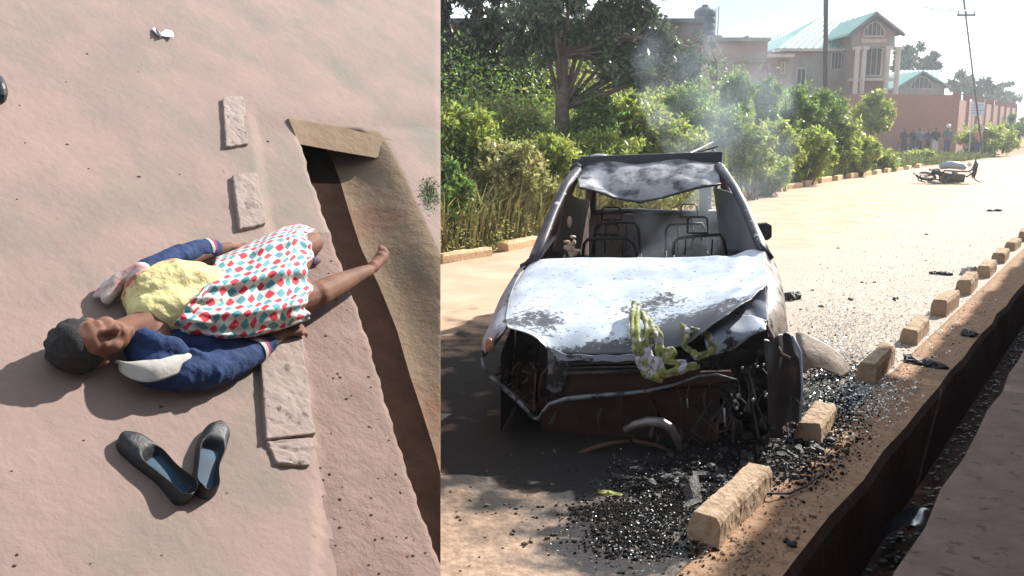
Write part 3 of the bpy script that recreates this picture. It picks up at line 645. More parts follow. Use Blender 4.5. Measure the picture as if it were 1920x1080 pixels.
# small house with gable
Yg = 78
h2 = thing('gable_house', 'low house with arched gable window and teal roof beyond the brick wall', 'house', (xpx(1727, Yg), Yg + 3, 1.6))
MB().prism([P(1682, 164, Yg), P(1727, 139, Yg), P(1771, 162, Yg), P(1771, 230, Yg), P(1682, 230, Yg)], (0, 6, 0)).build('wall', m_wallA, h2)
for A, Bq in ((P(1674, 168, Yg), P(1727, 136, Yg)), (P(1727, 136, Yg), P(1778, 166, Yg))): MB().prism([A + (0, -.5, 0), Bq + (0, -.5, 0), Bq + (0, 8, 0), A + (0, 8, 0)], (0, 0, .15)).build('roof', m_teal, h2)
window(1706, 144, 1749, 167, Yg - .02, h2, 5, True)
ribs('roof', P(1660, 160, Yg + 6), P(1765, 158, Yg + 6), P(1763, 132, Yg + 12), P(1678, 132, Yg + 12), 10, m_teal, h2)
# little teal-roofed house behind
Yh = 84
h3 = thing('far_house', 'far teal hipped roof rising behind the unfinished brick building', 'house', (xpx(1442, Yh), Yh + 4, 1.8))
b = MB(); rb(b, 1412, 96, 1474, 200, Yh, 8); b.build('wall', m_wallA, h3)
ribs('roof', P(1404, 97, Yh - .4), P(1478, 94, Yh - .4), P(1462, 58, Yh + 5), P(1430, 57, Yh + 5), 9, m_teal, h3)
ribs('roof', P(1404, 97, Yh - .4), P(1430, 57, Yh + 5), P(1431, 57, Yh + 5), P(1404, 93, Yh + 9), 5, m_teal, h3)
MB().prism([P(1396, 78, Yh - 6), P(1402, 66, Yh - 6), P(1412, 78, Yh - 6)], (0, 3, 0)).build('roof', M('dark_gable', (.12, .10, .11)), h3)
# annex
Ya = 60
h4 = thing('porch_annex', 'small rendered annex with flat canopy left of the two storey house', 'house', (xpx(1462, Ya), Ya + 2, 1.5))
b = MB(); rb(b, 1440, 106, 1487, 250, Ya, 4); b.build('wall', m_wallA, h4); b = MB(); rb(b, 1436, 101, 1490, 107, Ya - 1, 5.5); b.build('roof', m_trim, h4); window(1463, 117, 1471, 138, Ya - .02, h4, 2)
# unfinished brick building and the dark one behind the trees
Yb = 42
h5 = thing('unfinished_building', 'unfinished flat topped brick building with a stained wall below the sky', 'building', (xpx(1380, Yb), Yb + 4, 1.4))
b = MB(); rb(b, 1322, 76, 1440, 300, Yb, 8); b.build('wall', m_brickU, h5)
b = MB(); rb(b, 1318, 70, 1446, 77, Yb - .25, 8.5); rb(b, 1316, 112, 1442, 117, Yb, .3, .1); b.build('concrete_band', m_wallA, h5)
b = MB(); rb(b, 1345, 117, 1440, 175, Yb, .3, .04); b.build('render_patch', M('patchy_render', (.27, .22, .21), (.24, .15, .13), 1.4), h5)
Yc = 30
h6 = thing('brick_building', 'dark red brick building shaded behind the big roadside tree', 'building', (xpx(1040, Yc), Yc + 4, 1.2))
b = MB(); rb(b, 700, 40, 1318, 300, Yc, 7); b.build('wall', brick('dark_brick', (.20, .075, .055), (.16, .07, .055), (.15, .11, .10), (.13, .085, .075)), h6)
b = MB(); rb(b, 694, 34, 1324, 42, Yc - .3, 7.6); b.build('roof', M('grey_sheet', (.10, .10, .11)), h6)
for a_, b_ in ((880, 930), (1120, 1165)): window(a_, 85, b_, 150, Yc - .02, h6, 3)
wt = thing('water_tank', 'black ribbed water tank standing on the flat roof behind the tree', 'water tank', P(1321, 71, Yb - 1) * 1.0)
cx, cz0, cz1 = xpx(1321, Yb + 3, 40), zpx(70, Yb + 3), zpx(14, Yb + 3); rad = (xpx(1341, Yb + 3, 40) - xpx(1301, Yb + 3, 40)) / 2
zs = np.linspace(cz0, cz1 - .15, 13); b = MB().tube([(cx, Yb + 3, z) for z in zs] + [(cx, Yb + 3, cz1)], [rad * (1 if k % 3 else .94) for k in range(13)] + [rad * .55], 20); b.build('tank', M('dark_plastic', (.03, .045, .07), rough=.4), wt)
MB().tube([(cx, Yb + 3, cz1), (cx, Yb + 3, cz1 + .12)], rad * .3, 12).build('lid', M('dark_plastic_lid', (.03, .035, .04), rough=.5), wt)
for k in (-1, 1): MB().tube([(cx + rad * 1.15, Yb + 3 + k * .3, cz0 - .3), (cx + rad * 1.15, Yb + 3 + k * .3, cz1)], .03, 6).build('ladder_rail', m_trim, wt)
MB().box((cx - rad, Yb + 1.9, cz0 - .25), (cx + rad * 1.2, Yb + 4.1, cz0 - .01)).build('stand', m_wallA, wt)
# brick boundary wall
bw = thing('brick_wall', 'red brick boundary wall with pillars turning the corner along the road', 'wall', P(1790, 270, 58))
def wallseg(A, Bq, zt0, zt1, name='wall'):
    A = np.array(A); Bq = np.array(Bq); d = Bq - A; d /= np.linalg.norm(d); nn = np.array([-d[1], d[0]]) * .12; b = MB()
    V = []
    for q, z in ((A, zt0), (Bq, zt1)):
        for s_ in (-1, 1):
            for zz in (-.2, z): V.append((q[0] + nn[0] * s_, q[1] + nn[1] * s_, zz))
    b.add(V, [(0, 1, 3, 2), (4, 6, 7, 5), (0, 4, 5, 1), (2, 3, 7, 6), (1, 5, 7, 3), (0, 2, 6, 4)]); return b.build(name, m_brickS, bw)
pA = P(1590, 176, 61.5); pB = P(1793, 178, 62.5); pC = P(1903, 198, 92)
wallseg(pA[:2], pB[:2] - (.2, 0), pA[2], pB[2]); wallseg(pB[:2], pC[:2], pB[2] - .3, pC[2] - .3)
for k in range(9):
    q = k / 8; p = pB * (1 - q) + pC * q; z = p[2]; MB().box((p[0] - .22, p[1] - .2, -.2), (p[0] + .22, p[1] + .2, z + .15), rot=-.3).build('pillar', m_brickS, bw)
# sign board
sg = thing('sign_board', 'faded pale blue sign board on posts in front of the brick wall', 'sign', P(1833, 285, 56))
b = MB(); rb(b, 1820, 192, 1847, 217, 56, .05); b.build('board', M('faded_board', (.42, .47, .55), (.50, .52, .56), 3), sg)
b = MB()
for k in range(4): rb(b, 1823, 196 + k * 5, 1844 - (k % 2) * 5, 198 + k * 5, 55.985, .02)
b.build('faded_lines', M('faded_blue', (.25, .31, .45)), sg)
for px in (1823, 1844): a = P(px, 217, 56.1); MB().tube([(a[0], 56.1, .3), (a[0], 56.1, a[2] + 1)], .04, 6).build('post', m_trim, sg)
# poles and wires
def pole(px, pt, Y, r, label, topx=None):
    a = P(px, 260, Y); c = P(topx or px, pt, Y); t = thing('utility_pole', label, 'utility pole', (a[0], Y, .6))
    MB().tube([(a[0], Y, .3), (c[0], Y, c[2])], [r, r * .8], 10).build('shaft', M('dark_pole', (.06, .055, .055), (.09, .08, .075), 3), t); return t, a, c
t, a1, c1 = pole(1549, -60, 44, .13, 'tall dark utility pole in front of the two storey house')
t, a2, c2 = pole(1845, -10, 52, .055, 'thin leaning utility pole above the brick wall at the right', 1806)
b = MB(); p = P(1811, 30, 52); b.box((p[0] - .5, 51.9, p[2]), (p[0] + .5, 52.05, p[2] + .09)); b.build('crossarm', m_dark, t)
for dx in (-.45, 0, .45): MB().tube([(p[0] + dx, 51.97, p[2] + .09), (p[0] + dx, 51.97, p[2] + .28)], .05, 8).build('insulator', m_trim, t)
for j, dz in enumerate((.3, .9)):
    pts = []
    A = np.array(P(1549, 60, 44)) + (0, 0, dz); Bq = p + (0, 0, .28)
    A[2] = Bq[2] + .5 + dz
    for k in range(15): q = k / 14; v = A * (1 - q) + Bq * q; v[2] -= .8 * 4 * q * (1 - q) * .6; pts.append(v)
    o = MB().tube(pts, .014, 4).build('power_line', m_dark); tag(o, ['lower power line hanging between the two utility poles', 'upper power line hanging between the two utility poles'][j], 'power line')
# ---------------------------------------------------------------- foliage
m_lf = M('leaf_mid_green', (.15, .26, .06), rough=.42, transl=.5, island=.45, spec=.5)
m_lb = M('leaf_bright_green', (.30, .38, .08), rough=.4, transl=.52, island=.4, spec=.5)
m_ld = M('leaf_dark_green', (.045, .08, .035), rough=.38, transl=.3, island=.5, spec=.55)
m_lo = M('leaf_olive', (.32, .33, .11), rough=.5, transl=.5, island=.45, spec=.4)
m_lh = M('leaf_distant', (.06, .095, .035), rough=.6, transl=.25, island=.35)
m_br = M('bark', (.10, .075, .06), (.16, .12, .10), 8, .9, .5, 20)
def leafV(C, sz, asp=.42, droop=.3, up=.2):
    n = len(C); d = rng.normal(0, 1, (n, 3)); d[:, 2] -= droop; d /= np.linalg.norm(d, axis=1)[:, None]
    e = rng.normal(0, 1, (n, 3)); e[:, 2] *= (1 - up); e -= d * (e * d).sum(1)[:, None]; e /= np.linalg.norm(e, axis=1)[:, None]
    L = (sz * rng.uniform(.6, 1.35, n))[:, None]
    nn = np.cross(d, e)
    V = np.empty((n, 4, 3)); V[:, 0] = C; V[:, 1] = C + d * L * .45 + e * L * asp * .5 + nn * L * .07; V[:, 2] = C + d * L; V[:, 3] = C + d * L * .45 - e * L * asp * .5 + nn * L * .07
    return V.reshape(-1, 3)
def clump_cloud(c, rad, n, nclump=None, shell=.55, crad=.28):
    c = np.array(c); rad = np.array(rad); nclump = nclump or max(6, n // 90)
    q = rng.normal(0, 1, (nclump, 3)); q /= np.linalg.norm(q, axis=1)[:, None]; q *= rng.uniform(shell, 1, nclump)[:, None] ** .8; cc = c + q * rad
    w = rng.dirichlet(np.ones(nclump) * 2.5); k = rng.choice(nclump, n, p=w); g = rng.normal(0, 1, (n, 3)); g /= np.linalg.norm(g, axis=1)[:, None]; g *= (rng.uniform(0, 1, n) ** .45)[:, None]
    return cc[k] + g * crad * rad.mean() * rng.uniform(.6, 1.3, nclump)[k][:, None], cc
def shrub(px, py, Y, rw, rh, n, m, label, ls=.10, group='roadside shrubs', name='shrub', cat='shrub', asp=.42):
    c = P(px, py, Y); k = Y / CF; rx, rz = rw * k, rh * k; g = gat(c[0], c[1]); t = thing(name, label, cat, (c[0], c[1], g), group)
    C, cc = clump_cloud(c, (rx, max(rx * .8, .5), rz), int(n * 1.5), max(10, n // 60), .3, .22); ex = []; tips = []
    for _ in range(16):
        d_ = rng.normal(0, 1, 3); d_[2] = abs(d_[2]) + .3; d_ /= np.linalg.norm(d_); L0 = rng.uniform(.9, 1.35); tp = c + d_ * np.array([rx, rx * .8, rz]) * L0; b0 = c + d_ * np.array([rx, rx * .8, rz]) * .5; tips.append((b0, tp)); q_ = rng.uniform(0, 1, (28, 1)); ex.append(b0 + (tp - b0) * q_ + rng.normal(0, .035, (28, 3)))
    C = np.concatenate([C] + ex); C = C[C[:, 2] > g - .05]
    quads('leaves', leafV(C, ls, asp), m, t)
    b = MB()
    for q in cc[:12]: r0 = np.array([c[0] + rng.normal(0, .15 * rx), c[1] + rng.normal(0, .1), g - .05]); mid = (r0 * .5 + q * .5) + rng.normal(0, .06, 3); b.tube([r0, mid, q], [.022, .015, .006], 5)
    for b0, tp in tips: b.tube([b0, tp], [.007, .003], 4)
    b.build('stems', m_br, t); return t
# tall grass and weeds on the verge (uncountable)
def blades(n, area, h, m, name, label, wd=.02):
    V = []; 
    for _ in range(n):
        s_, d_ = area(); w_ = lk(s_) - d_; p = road(s_, w_, gz(s_, w_)); a = random.uniform(0, 6.28); le = random.uniform(.15, .7); hh = h * random.uniform(.4, 1.15)
        dx = np.array([math.cos(a), math.sin(a), 0]); sdv = np.array([-dx[1], dx[0], 0]) * wd * random.uniform(.6, 1.5)
        m1 = p + dx * hh * le * .35 + np.array([0, 0, hh * .65]); tp = p + dx * hh * le + np.array([0, 0, hh * (1 - .35 * le)])
        V += [p - sdv * .6, p + sdv * .6, m1 + sdv, m1 - sdv, m1 - sdv, m1 + sdv, tp + sdv * .15, tp - sdv * .15]
    o = quads(name, V, m); tag(o, kind='stuff'); o['label'] = label
blades(11000, lambda: (random.uniform(7, 15), .25 + abs(random.gauss(0, 1.5))), 1.0, M('grass_olive', (.27, .27, .10), island=.4, transl=.35, rough=.5, spec=.4), 'tall_grass', 'tall olive grass on the verge left of the car', .011)
blades(7000, lambda: (random.uniform(14, 34), .2 + abs(random.gauss(0, .9))), .5, M('grass_green', (.20, .27, .08), island=.4, transl=.35, rough=.5), 'tall_grass', 'shorter green grass along the far kerb stones', .014)
blades(5000, lambda: (random.uniform(34, 62), .3 + abs(random.gauss(0, 2.2))), .35, M('grass_far', (.14, .17, .05), island=.4, transl=.3), 'tall_grass', 'low grass on the far verge near the people', .03)
def weeds(n, s0, s1, label, m, ls, hmax=1.5, dd=(.2, 2.6)):
    C = []
    for _ in range(n // 40):
        s_ = random.uniform(s0, s1); d_ = random.uniform(*dd); w_ = lk(s_) - d_; g = gz(s_, w_); top = hmax * (.3 + .7 * sm(d_ / 2)) * random.uniform(.4, 1.1); p = road(s_, w_, g)
        q = rng.normal(0, 1, (40, 3)); q /= np.linalg.norm(q, axis=1)[:, None]; C.append(p + np.array([0, 0, top * .65]) + q * np.array([.32, .32, top * .5]))
    C = np.concatenate(C); o = quads('undergrowth', leafV(C, ls, .4), m); tag(o, kind='stuff'); o['label'] = label
weeds(26000, 7.2, 16, 'leafy undergrowth behind the left kerb stones', m_lo, .06)
weeds(16000, 7.2, 17, 'greener undergrowth further up the left verge', m_lf, .08, 2.3, (1.2, 4.0))
weeds(22000, 15, 34, 'leafy undergrowth behind the far kerb stones', m_lb, .09, .9, (.5, 2.5))
weeds(26000, 15.5, 33, 'tangled greenery joining the bushes along the far kerb', m_lb, .11, 2.3, (1.0, 3.6))
weeds(14000, 15.5, 33, 'darker tangled greenery behind the bushes', m_lf, .12, 2.8, (2.4, 5))
SH = [(868, 262, 14.5, 70, 55, 3400, m_lb, 'bushy pale green shrub at the left edge of the verge'),
 (950, 330, 13.8, 75, 60, 3400, m_lo, 'olive shrub low on the verge left of the car roof'),
 (845, 370, 12.6, 40, 60, 2200, m_lf, 'dark green shrub behind the first kerb stones at the left'),
 (1010, 385, 14.6, 60, 52, 2600, m_lo, 'olive green bush just left of the car pillar'),
 (945, 232, 17, 75, 45, 2600, m_lo, 'dry brownish shrub under the dark trees'),
 (1035, 300, 15.5, 60, 42, 2800, m_lb, 'bright green leafy bush left of the roof bar'),
 (1110, 225, 18, 60, 50, 3000, m_lf, 'shrub at the foot of the big tree trunk'),
 (1190, 235, 19, 55, 60, 3000, m_lb, 'bright creeper covered shrub right of the tree trunk'),
 (1130, 285, 17, 80, 35, 3200, m_lb, 'wide bright bush above the left half of the roof bar'),
 (1250, 275, 19, 75, 45, 3400, m_lb, 'bright bush above the middle of the roof bar'),
 (1290, 215, 21, 55, 60, 2800, m_lf, 'bluish green shrub behind the raised roof strip'),
 (1200, 360, 17.5, 170, 50, 4200, m_lo, 'low olive bush seen through the rear window of the wreck'),
 (1380, 185, 24, 34, 44, 3000, m_lf, 'tall dense shrub like a green column below the brick building'),
 (1437, 195, 27, 30, 40, 2600, m_lf, 'second tall rounded shrub right of the green column'),
 (1350, 250, 22, 55, 50, 3400, m_lf, 'round shrub right of the car roof corner'),
 (1410, 290, 22, 50, 50, 3400, m_lb, 'bright round shrub right of the smoke'),
 (1460, 275, 25, 50, 50, 3400, m_lb, 'large domed shrub in the middle of the hedge'),
 (1500, 215, 29, 50, 48, 3400, m_lf, 'shrub below the left end of the two storey house'),
 (1545, 225, 32, 45, 50, 3400, m_lf, 'shrub around the foot of the tall utility pole'),
 (1440, 330, 23.5, 50, 35, 2800, m_lb, 'low bright shrub leaning over the kerb stones'),
 (1515, 290, 28, 48, 45, 3200, m_lb, 'yellow green shrub above the far kerb stones'),
 (1570, 265, 32, 42, 46, 3200, m_lb, 'tall leafy shrub near the right end of the hedge'),
 (1612, 285, 33, 34, 34, 2400, m_lb, 'small round shrub at the right end of the hedge'),
 (1655, 300, 37, 30, 16, 1500, m_lb, 'low tuft of weeds right of the hedge by the road'),
 (1635, 215, 46, 38, 38, 3400, m_lb, 'yellow green bush against the red brick wall'),
 (1850, 262, 57, 52, 32, 3400, m_lb, 'sprawling bush below the sign board'),
 (1905, 245, 80, 40, 26, 1600, m_lf, 'distant bush at the right edge beyond the brick wall'),
 (1730, 292, 48, 30, 7, 900, m_lb, 'strip of low weeds in front of the standing people')]
for a in SH:
    Y = a[2]; shrub(*a, ls=.105 * max(1, Y / 20) ** .8 + (.02 if a[6] is m_lb else 0))
# trees
def tree(px, pyb, Y, trunk_r, pyt, crown, n, m, label, ls, limbs=7, lean=0, group='trees', grp2=None, shell=.35, dens=100):
    a = P(px, pyb, Y); g = gat(a[0], a[1]); base = np.array([a[0], Y, g - .1]); top = P(px + lean, pyt, Y)
    t = thing('tree', label, 'tree', (a[0], Y, g), group)
    b = MB(); k = Y / CF; mid = base * .5 + top * .5 + rng.normal(0, .08, 3) * (1, .5, 0); b.tube([base, mid, top], [trunk_r * 1.2, trunk_r, trunk_r * .7], 10)
    VV = []
    for (cx_, cy_, rw, rh, dy) in crown:
        c = P(cx_, cy_, Y) + (0, dy, 0); r_ = (rw * k, max(rw * k * .7, .6), rh * k)
        C, cc = clump_cloud(c, r_, int(n * rw * rh / sum(q[2] * q[3] for q in crown)), max(8, int(n / dens / len(crown))), shell, .2); VV.append(C)
        for j, q in enumerate(cc[:limbs]):
            st_ = base * .35 + top * .65 if j % 2 else top; m_ = st_ * .5 + q * .5 + rng.normal(0, .12, 3) + (0, 0, .15)
            b.tube([st_, m_, q], [trunk_r * .38, trunk_r * .22, .012], 6)
    b.build('trunk', m_br, t, smooth=True); quads('crown', leafV(np.concatenate(VV), ls, .38, .5), m, t); return t
m_lg = M('leaf_glossy_grey_green', (.085, .13, .065), rough=.28, transl=.3, island=.55, spec=.8)
tree(1055, 262, 18, .15, 105, [(1060, 30, 105, 70, 0), (1190, 60, 95, 60, .4), (1150, -40, 150, 50, 0), (1255, 110, 75, 42, .2), (1180, 130, 70, 36, -.3), (1000, 85, 55, 40, .5)], 25000, m_lg, 'big roadside tree with a straight trunk and glossy grey green leaves', .14, 6)
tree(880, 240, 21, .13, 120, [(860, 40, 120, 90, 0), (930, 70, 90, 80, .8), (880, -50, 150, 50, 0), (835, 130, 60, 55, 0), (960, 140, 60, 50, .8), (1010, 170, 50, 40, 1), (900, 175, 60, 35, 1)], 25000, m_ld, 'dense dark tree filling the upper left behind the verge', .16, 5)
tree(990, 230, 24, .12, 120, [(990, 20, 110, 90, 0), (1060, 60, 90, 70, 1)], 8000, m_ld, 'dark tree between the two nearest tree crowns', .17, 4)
tree(1345, 230, 30, .09, 120, [(1270, 125, 55, 45, 0), (1310, 95, 28, 38, 0), (1235, 160, 50, 40, 0)], 4200, m_lg, 'slender tree with sparse leaves in front of the brick building', .14, 4)
for i, (x, y, Y, w_, h_, n, lb) in enumerate([(1720, 108, 100, 36, 30, 2600, 'round dark tree right of the two storey house'), (1690, 112, 96, 18, 26, 1300, 'narrow dark tree touching the portico roof'), (1752, 118, 100, 16, 24, 1200, 'pointed dark tree right of the round one'),
    (1800, 150, 110, 34, 22, 1800, 'sloping tree crown behind the low gable house'), (1835, 165, 105, 34, 22, 1600, 'hazy tree crown above the sign board'), (1872, 175, 120, 26, 16, 1200, 'pale distant tree crown at the right'), (1896, 180, 130, 22, 18, 900, 'faint distant tree at the right edge of the picture')]):
    tree(x, 230, Y, .25, y + h_ * .6, [(x, y, w_, h_, 0), (x + w_ * .3, y + h_ * .5, w_ * .8, h_ * .6, 1)], n, m_lh, lb, .55, 3, group='distant trees')
tree(1880, 225, 125, .2, 165, [(1880, 156, 18, 5, 0), (1873, 165, 12, 4, 0)], 420, m_lh, 'flat topped tree standing above the others at the far right', .5, 4, group='distant trees')
# distant wooded hill
rows = []
for j, yy in enumerate((170, 200, 260)):
    rows.append([(x, yy + 6 * math.sin(x * .02), [0, .5, 1][min(j, 2)] * (5 + 5 * math.sin(x * .03) + 3 * math.sin(x * .11)) - .2) for x in np.linspace(-200, 260, 90)])
o = MB().grid(rows).build('hills', M('wooded_hill', (.05, .08, .035), (.08, .11, .05), .3, .95)); tag(o, kind='structure')
# ---------------------------------------------------------------- people by the wall
def person(px, py, Y, h, label, shirt, legs, ride=False, face=0):
    g = G(px, py)[2]; p = P(px, py, Y); x, y, z = p; t = thing('person', label, 'person', p)
    u = h / 1.72; b = MB()
    for s_ in (-1, 1):
        b.tube([(x + s_ * .10 * u, y, z), (x + s_ * .10 * u, y + .01, z + .45 * u), (x + s_ * .09 * u, y, z + .88 * u)], [.045 * u, .06 * u, .085 * u], 8)
        b.tube([(x + s_ * .20 * u, y, z + 1.38 * u), (x + s_ * .25 * u, y + .02, z + 1.08 * u), (x + s_ * .20 * u, y - .12 * u, z + .86 * u)], [.05 * u, .042 * u, .03 * u], 8)
        b.ell((x + s_ * .20 * u, y - .13 * u, z + .82 * u), (.03 * u, .03 * u, .06 * u)); b.ell((x + s_ * .10 * u, y - .06 * u, z + .03), (.045 * u, .11 * u, .035 * u))
    b.tube([(x, y, z + .85 * u), (x, y, z + 1.12 * u), (x, y, z + 1.36 * u), (x, y, z + 1.47 * u)], [.14 * u, .13 * u, .17 * u, .06 * u], 12, flat=.6)
    b.tube([(x, y, z + 1.42 * u), (x, y, z + 1.55 * u)], .05 * u, 8); b.ell((x, y - .01, z + 1.62 * u), (.075 * u, .095 * u, .115 * u)); b.ell((x, y - .11 * u, z + 1.61 * u), (.015 * u, .02 * u, .025 * u))
    o = remesh(b, 'body', m_skin, .02, 2, t)
    b = MB().tube([(x, y, z + .80 * u), (x, y, z + 1.1 * u), (x, y, z + 1.38 * u), (x, y, z + 1.46 * u)], [.17 * u, .16 * u, .19 * u, .08 * u], 12, flat=.65)
    for s_ in (-1, 1): b.tube([(x + s_ * .18 * u, y, z + 1.41 * u), (x + s_ * .255 * u, y + .02, z + 1.08 * u)], [.065 * u, .06 * u], 8)
    remesh(b, 'shirt', shirt, .02, 2, t)
    b = MB()
    for s_ in (-1, 1): b.tube([(x + s_ * .10 * u, y, z + .08), (x + s_ * .10 * u, y, z + .45 * u), (x + s_ * .08 * u, y, z + .92 * u)], [.065 * u, .08 * u, .11 * u], 8)
    remesh(b, 'trousers', legs, .02, 2, t)
    return t, u
c_dk = M('dark_cloth', (.03, .032, .04)); c_gr = M('grey_blue_cloth', (.10, .14, .17)); c_wh = M('pale_cloth', (.45, .45, .48)); c_or = M('orange_cloth', (.45, .20, .10)); c_bl = M('blue_cloth', (.05, .07, .14))
pg = [(1693, 288, 58, 1.65, 'person in dark clothes standing at the left end of the group by the brick wall', c_dk, c_dk), (1710, 287, 58.6, 1.6, 'person in a dark top with a pale edge, second from the left by the wall', c_dk, c_bl), (1722, 287, 58, 1.62, 'person in a grey top in the middle of the group by the wall', c_gr, c_dk),
      (1738, 287, 58.8, 1.58, 'person in blue clothes standing in the shade of the brick wall', c_bl, c_dk), (1752, 288, 57.6, 1.7, 'person in a dark top and pale skirt left of the helmeted figure', c_dk, c_wh)]
for a in pg: person(*a)
t, u = person(1774, 291, 56, 1.85, 'person wearing a pale helmet and grey green jacket beside the parked bikes', c_gr, c_bl)
hc = P(1774, 291, 56) + np.array([0, -.02, 1.66 * u]); MB().ell(hc, (.14, .16, .14), None, 14, 10).build('helmet', M('pale_helmet', (.55, .57, .6), rough=.3), t)
person(1831, 290, 56, 1.72, 'person in an orange brown shirt standing in front of the bush below the sign', c_or, c_bl)
# parked bicycles among them
def bicycle(px, py, Y, label, m, rot):
    p = P(px, py, Y); t = thing('bicycle', label, 'bicycle', p); c, s_ = math.cos(rot), math.sin(rot)
    def q(a, z): return p + np.array([a * c, a * s_, z])
    for a in (-.52, .52):
        b = MB().tube([q(a + .33 * math.cos(k), .33 + .33 * math.sin(k)) for k in np.linspace(0, 2 * math.pi, 25)], .02, 6)
        for k in range(6): b.tube([q(a, .33), q(a + .33 * math.cos(k * 1.05), .33 + .33 * math.sin(k * 1.05))], .004, 4)
        b.build('wheel', m_dark, t)
    b = MB(); 
    for A, Bq in (((-.52, .33), (-.12, .30)), ((-.12, .30), (-.22, .82)), ((-.12, .30), (.36, .78)), ((-.2, .75), (.36, .80)), ((.52, .33), (.36, .88)), ((-.52, .33), (-.2, .75))): b.tube([q(*A), q(*Bq)], .017, 6)
    b.build('frame', m, t); MB().ell(q(-.24, .88), (.13, .06, .03)).build('saddle', m_dark, t)
    d = np.array([-s_, c, 0]) * .25; MB().tube([q(.36, .98) - d, q(.36, .95), q(.36, .98) + d], .015, 6).build('handlebar', m_trim, t)
bicycle(1703, 284, 59.5, 'dark bicycle leaning in the group at the wall, left one', c_dk, .2); bicycle(1730, 286, 59.3, 'bluish bicycle parked among the people at the wall, right one', c_bl, -.3)

# ================================================================= burnt car
CO = G(1200, 850); PSI = R(9); CX = np.array([math.cos(PSI), -math.sin(PSI), 0]); CY = np.array([math.sin(PSI), math.cos(PSI), 0])
def Wc(x, y, z): return np.array([CO[0], CO[1], 0]) + CX * x + CY * y + np.array([0, 0, z])
def L(px, py, yl):
    v = ray(px, py); o_ = np.array([CO[0], CO[1], 0]) + CY * yl; k = ((o_ - C0) @ CY) / (v @ CY); return C0 + v * k
def loc(p): q = p - np.array([CO[0], CO[1], 0]); return q @ CX, q @ CY, q[2]
car = thing('burnt_car', 'burnt out small car with ash white bonnet, open windscreen and crushed front', 'car', (CO[0], CO[1], 0))
m_char = M('charred_metal', (.014, .013, .014), (.035, .03, .03), 12, .5, .5, 40, (.12, .06, .04), 4, (.60, .75), bdist=.004, spec=.5)
m_rust = M('rusty_inner_metal', (.10, .05, .035), (.045, .03, .028), 5, .7, .4, 30, (.16, .13, .12), 3, (.6, .72))
m_rust2 = M('dark_rust', (.05, .022, .016), (.025, .016, .014), 5, .75, .5, 30)
def ash_mat():
    m = M('ash_white_paint', (.36, .42, .50), (.62, .67, .73), 4, .40, .5, 45, (.09, .09, .105), 30, (.60, .68), bdist=.003, spec=.5, c3rough=.6)
    n = m.node_tree.nodes; l = m.node_tree.links.new; b = n['Principled BSDF']; src = b.inputs[0].links[0].from_socket
    # scorched patches with their own outline: centre of the bonnet, nose and left corner
    t = n.new('ShaderNodeTexCoord')
    def ma(op, a, c=0):
        q = n.new('ShaderNodeMath'); q.operation = op
        for k, v in ((0, a), (1, c)):
            if isinstance(v, (int, float)): q.inputs[k].default_value = v
            else: l(v, q.inputs[k])
        return q.outputs[0]
    sp = n.new('ShaderNodeSeparateXYZ'); l(t.outputs['Object'], sp.inputs[0])
    nz = n.new('ShaderNodeTexNoise'); nz.inputs['Scale'].default_value = 30; nz.inputs['Detail'].default_value = 12; nz.inputs['Roughness'].default_value = .72; l(t.outputs['Object'], nz.inputs[0])
    n2_ = n.new('ShaderNodeTexNoise'); n2_.inputs['Scale'].default_value = 4; n2_.inputs['Detail'].default_value = 6; l(t.outputs['Object'], n2_.inputs[0])
    def blob(px, py, yl, rx, ry, w_):
        c = L(px, py, yl) - LOC[car.name]; dx = ma('DIVIDE', ma('SUBTRACT', sp.outputs[0], float(c[0])), rx); dy = ma('DIVIDE', ma('SUBTRACT', sp.outputs[1], float(c[1])), ry)
        return ma('MULTIPLY', ma('SUBTRACT', 1, ma('ADD', ma('MULTIPLY', dx, dx), ma('MULTIPLY', dy, dy))), w_)
    f = ma('MAXIMUM', ma('MAXIMUM', blob(1225, 560, .50, .24, .26, .45), blob(1300, 625, .18, .42, .30, .9)), ma('MAXIMUM', blob(985, 600, .25, .28, .28, .45), blob(1120, 655, .06, .5, .10, .8)))
    f = ma('ADD', ma('MAXIMUM', f, -.35), ma('ADD', ma('MULTIPLY', ma('SUBTRACT', nz.outputs[0], .5), 2.2), ma('MULTIPLY', ma('SUBTRACT', n2_.outputs[0], .5), 1.3)))
    mr = n.new('ShaderNodeMapRange'); mr.inputs[1].default_value = .24; mr.inputs[2].default_value = .48; l(f, mr.inputs[0])
    x = n.new('ShaderNodeMix'); x.data_type = 'RGBA'; l(mr.outputs[0], x.inputs[0]); l(src, x.inputs[6]); x.inputs[7].default_value = (.05, .05, .06, 1); l(x.outputs[2], b.inputs[0])
    return m
m_ash = ash_mat()
m_blue = M('blue_grey_scorched_paint', (.20, .24, .31), (.30, .34, .42), 5, .5, .3, 40, (.03, .03, .035), 9, (.56, .62), bdist=.003)
m_dkb = M('dark_scorched_blue_paint', (.07, .08, .10), (.14, .16, .20), 9, .5, .5, 40, (.02, .02, .02), 10, (.5, .58))
m_roofm = M('scorched_roof_sheet', (.16, .16, .17), (.42, .42, .44), 3.0, .36, .3, 18, (.025, .025, .03), 5, (.5, .62), bdist=.006, spec=.6)
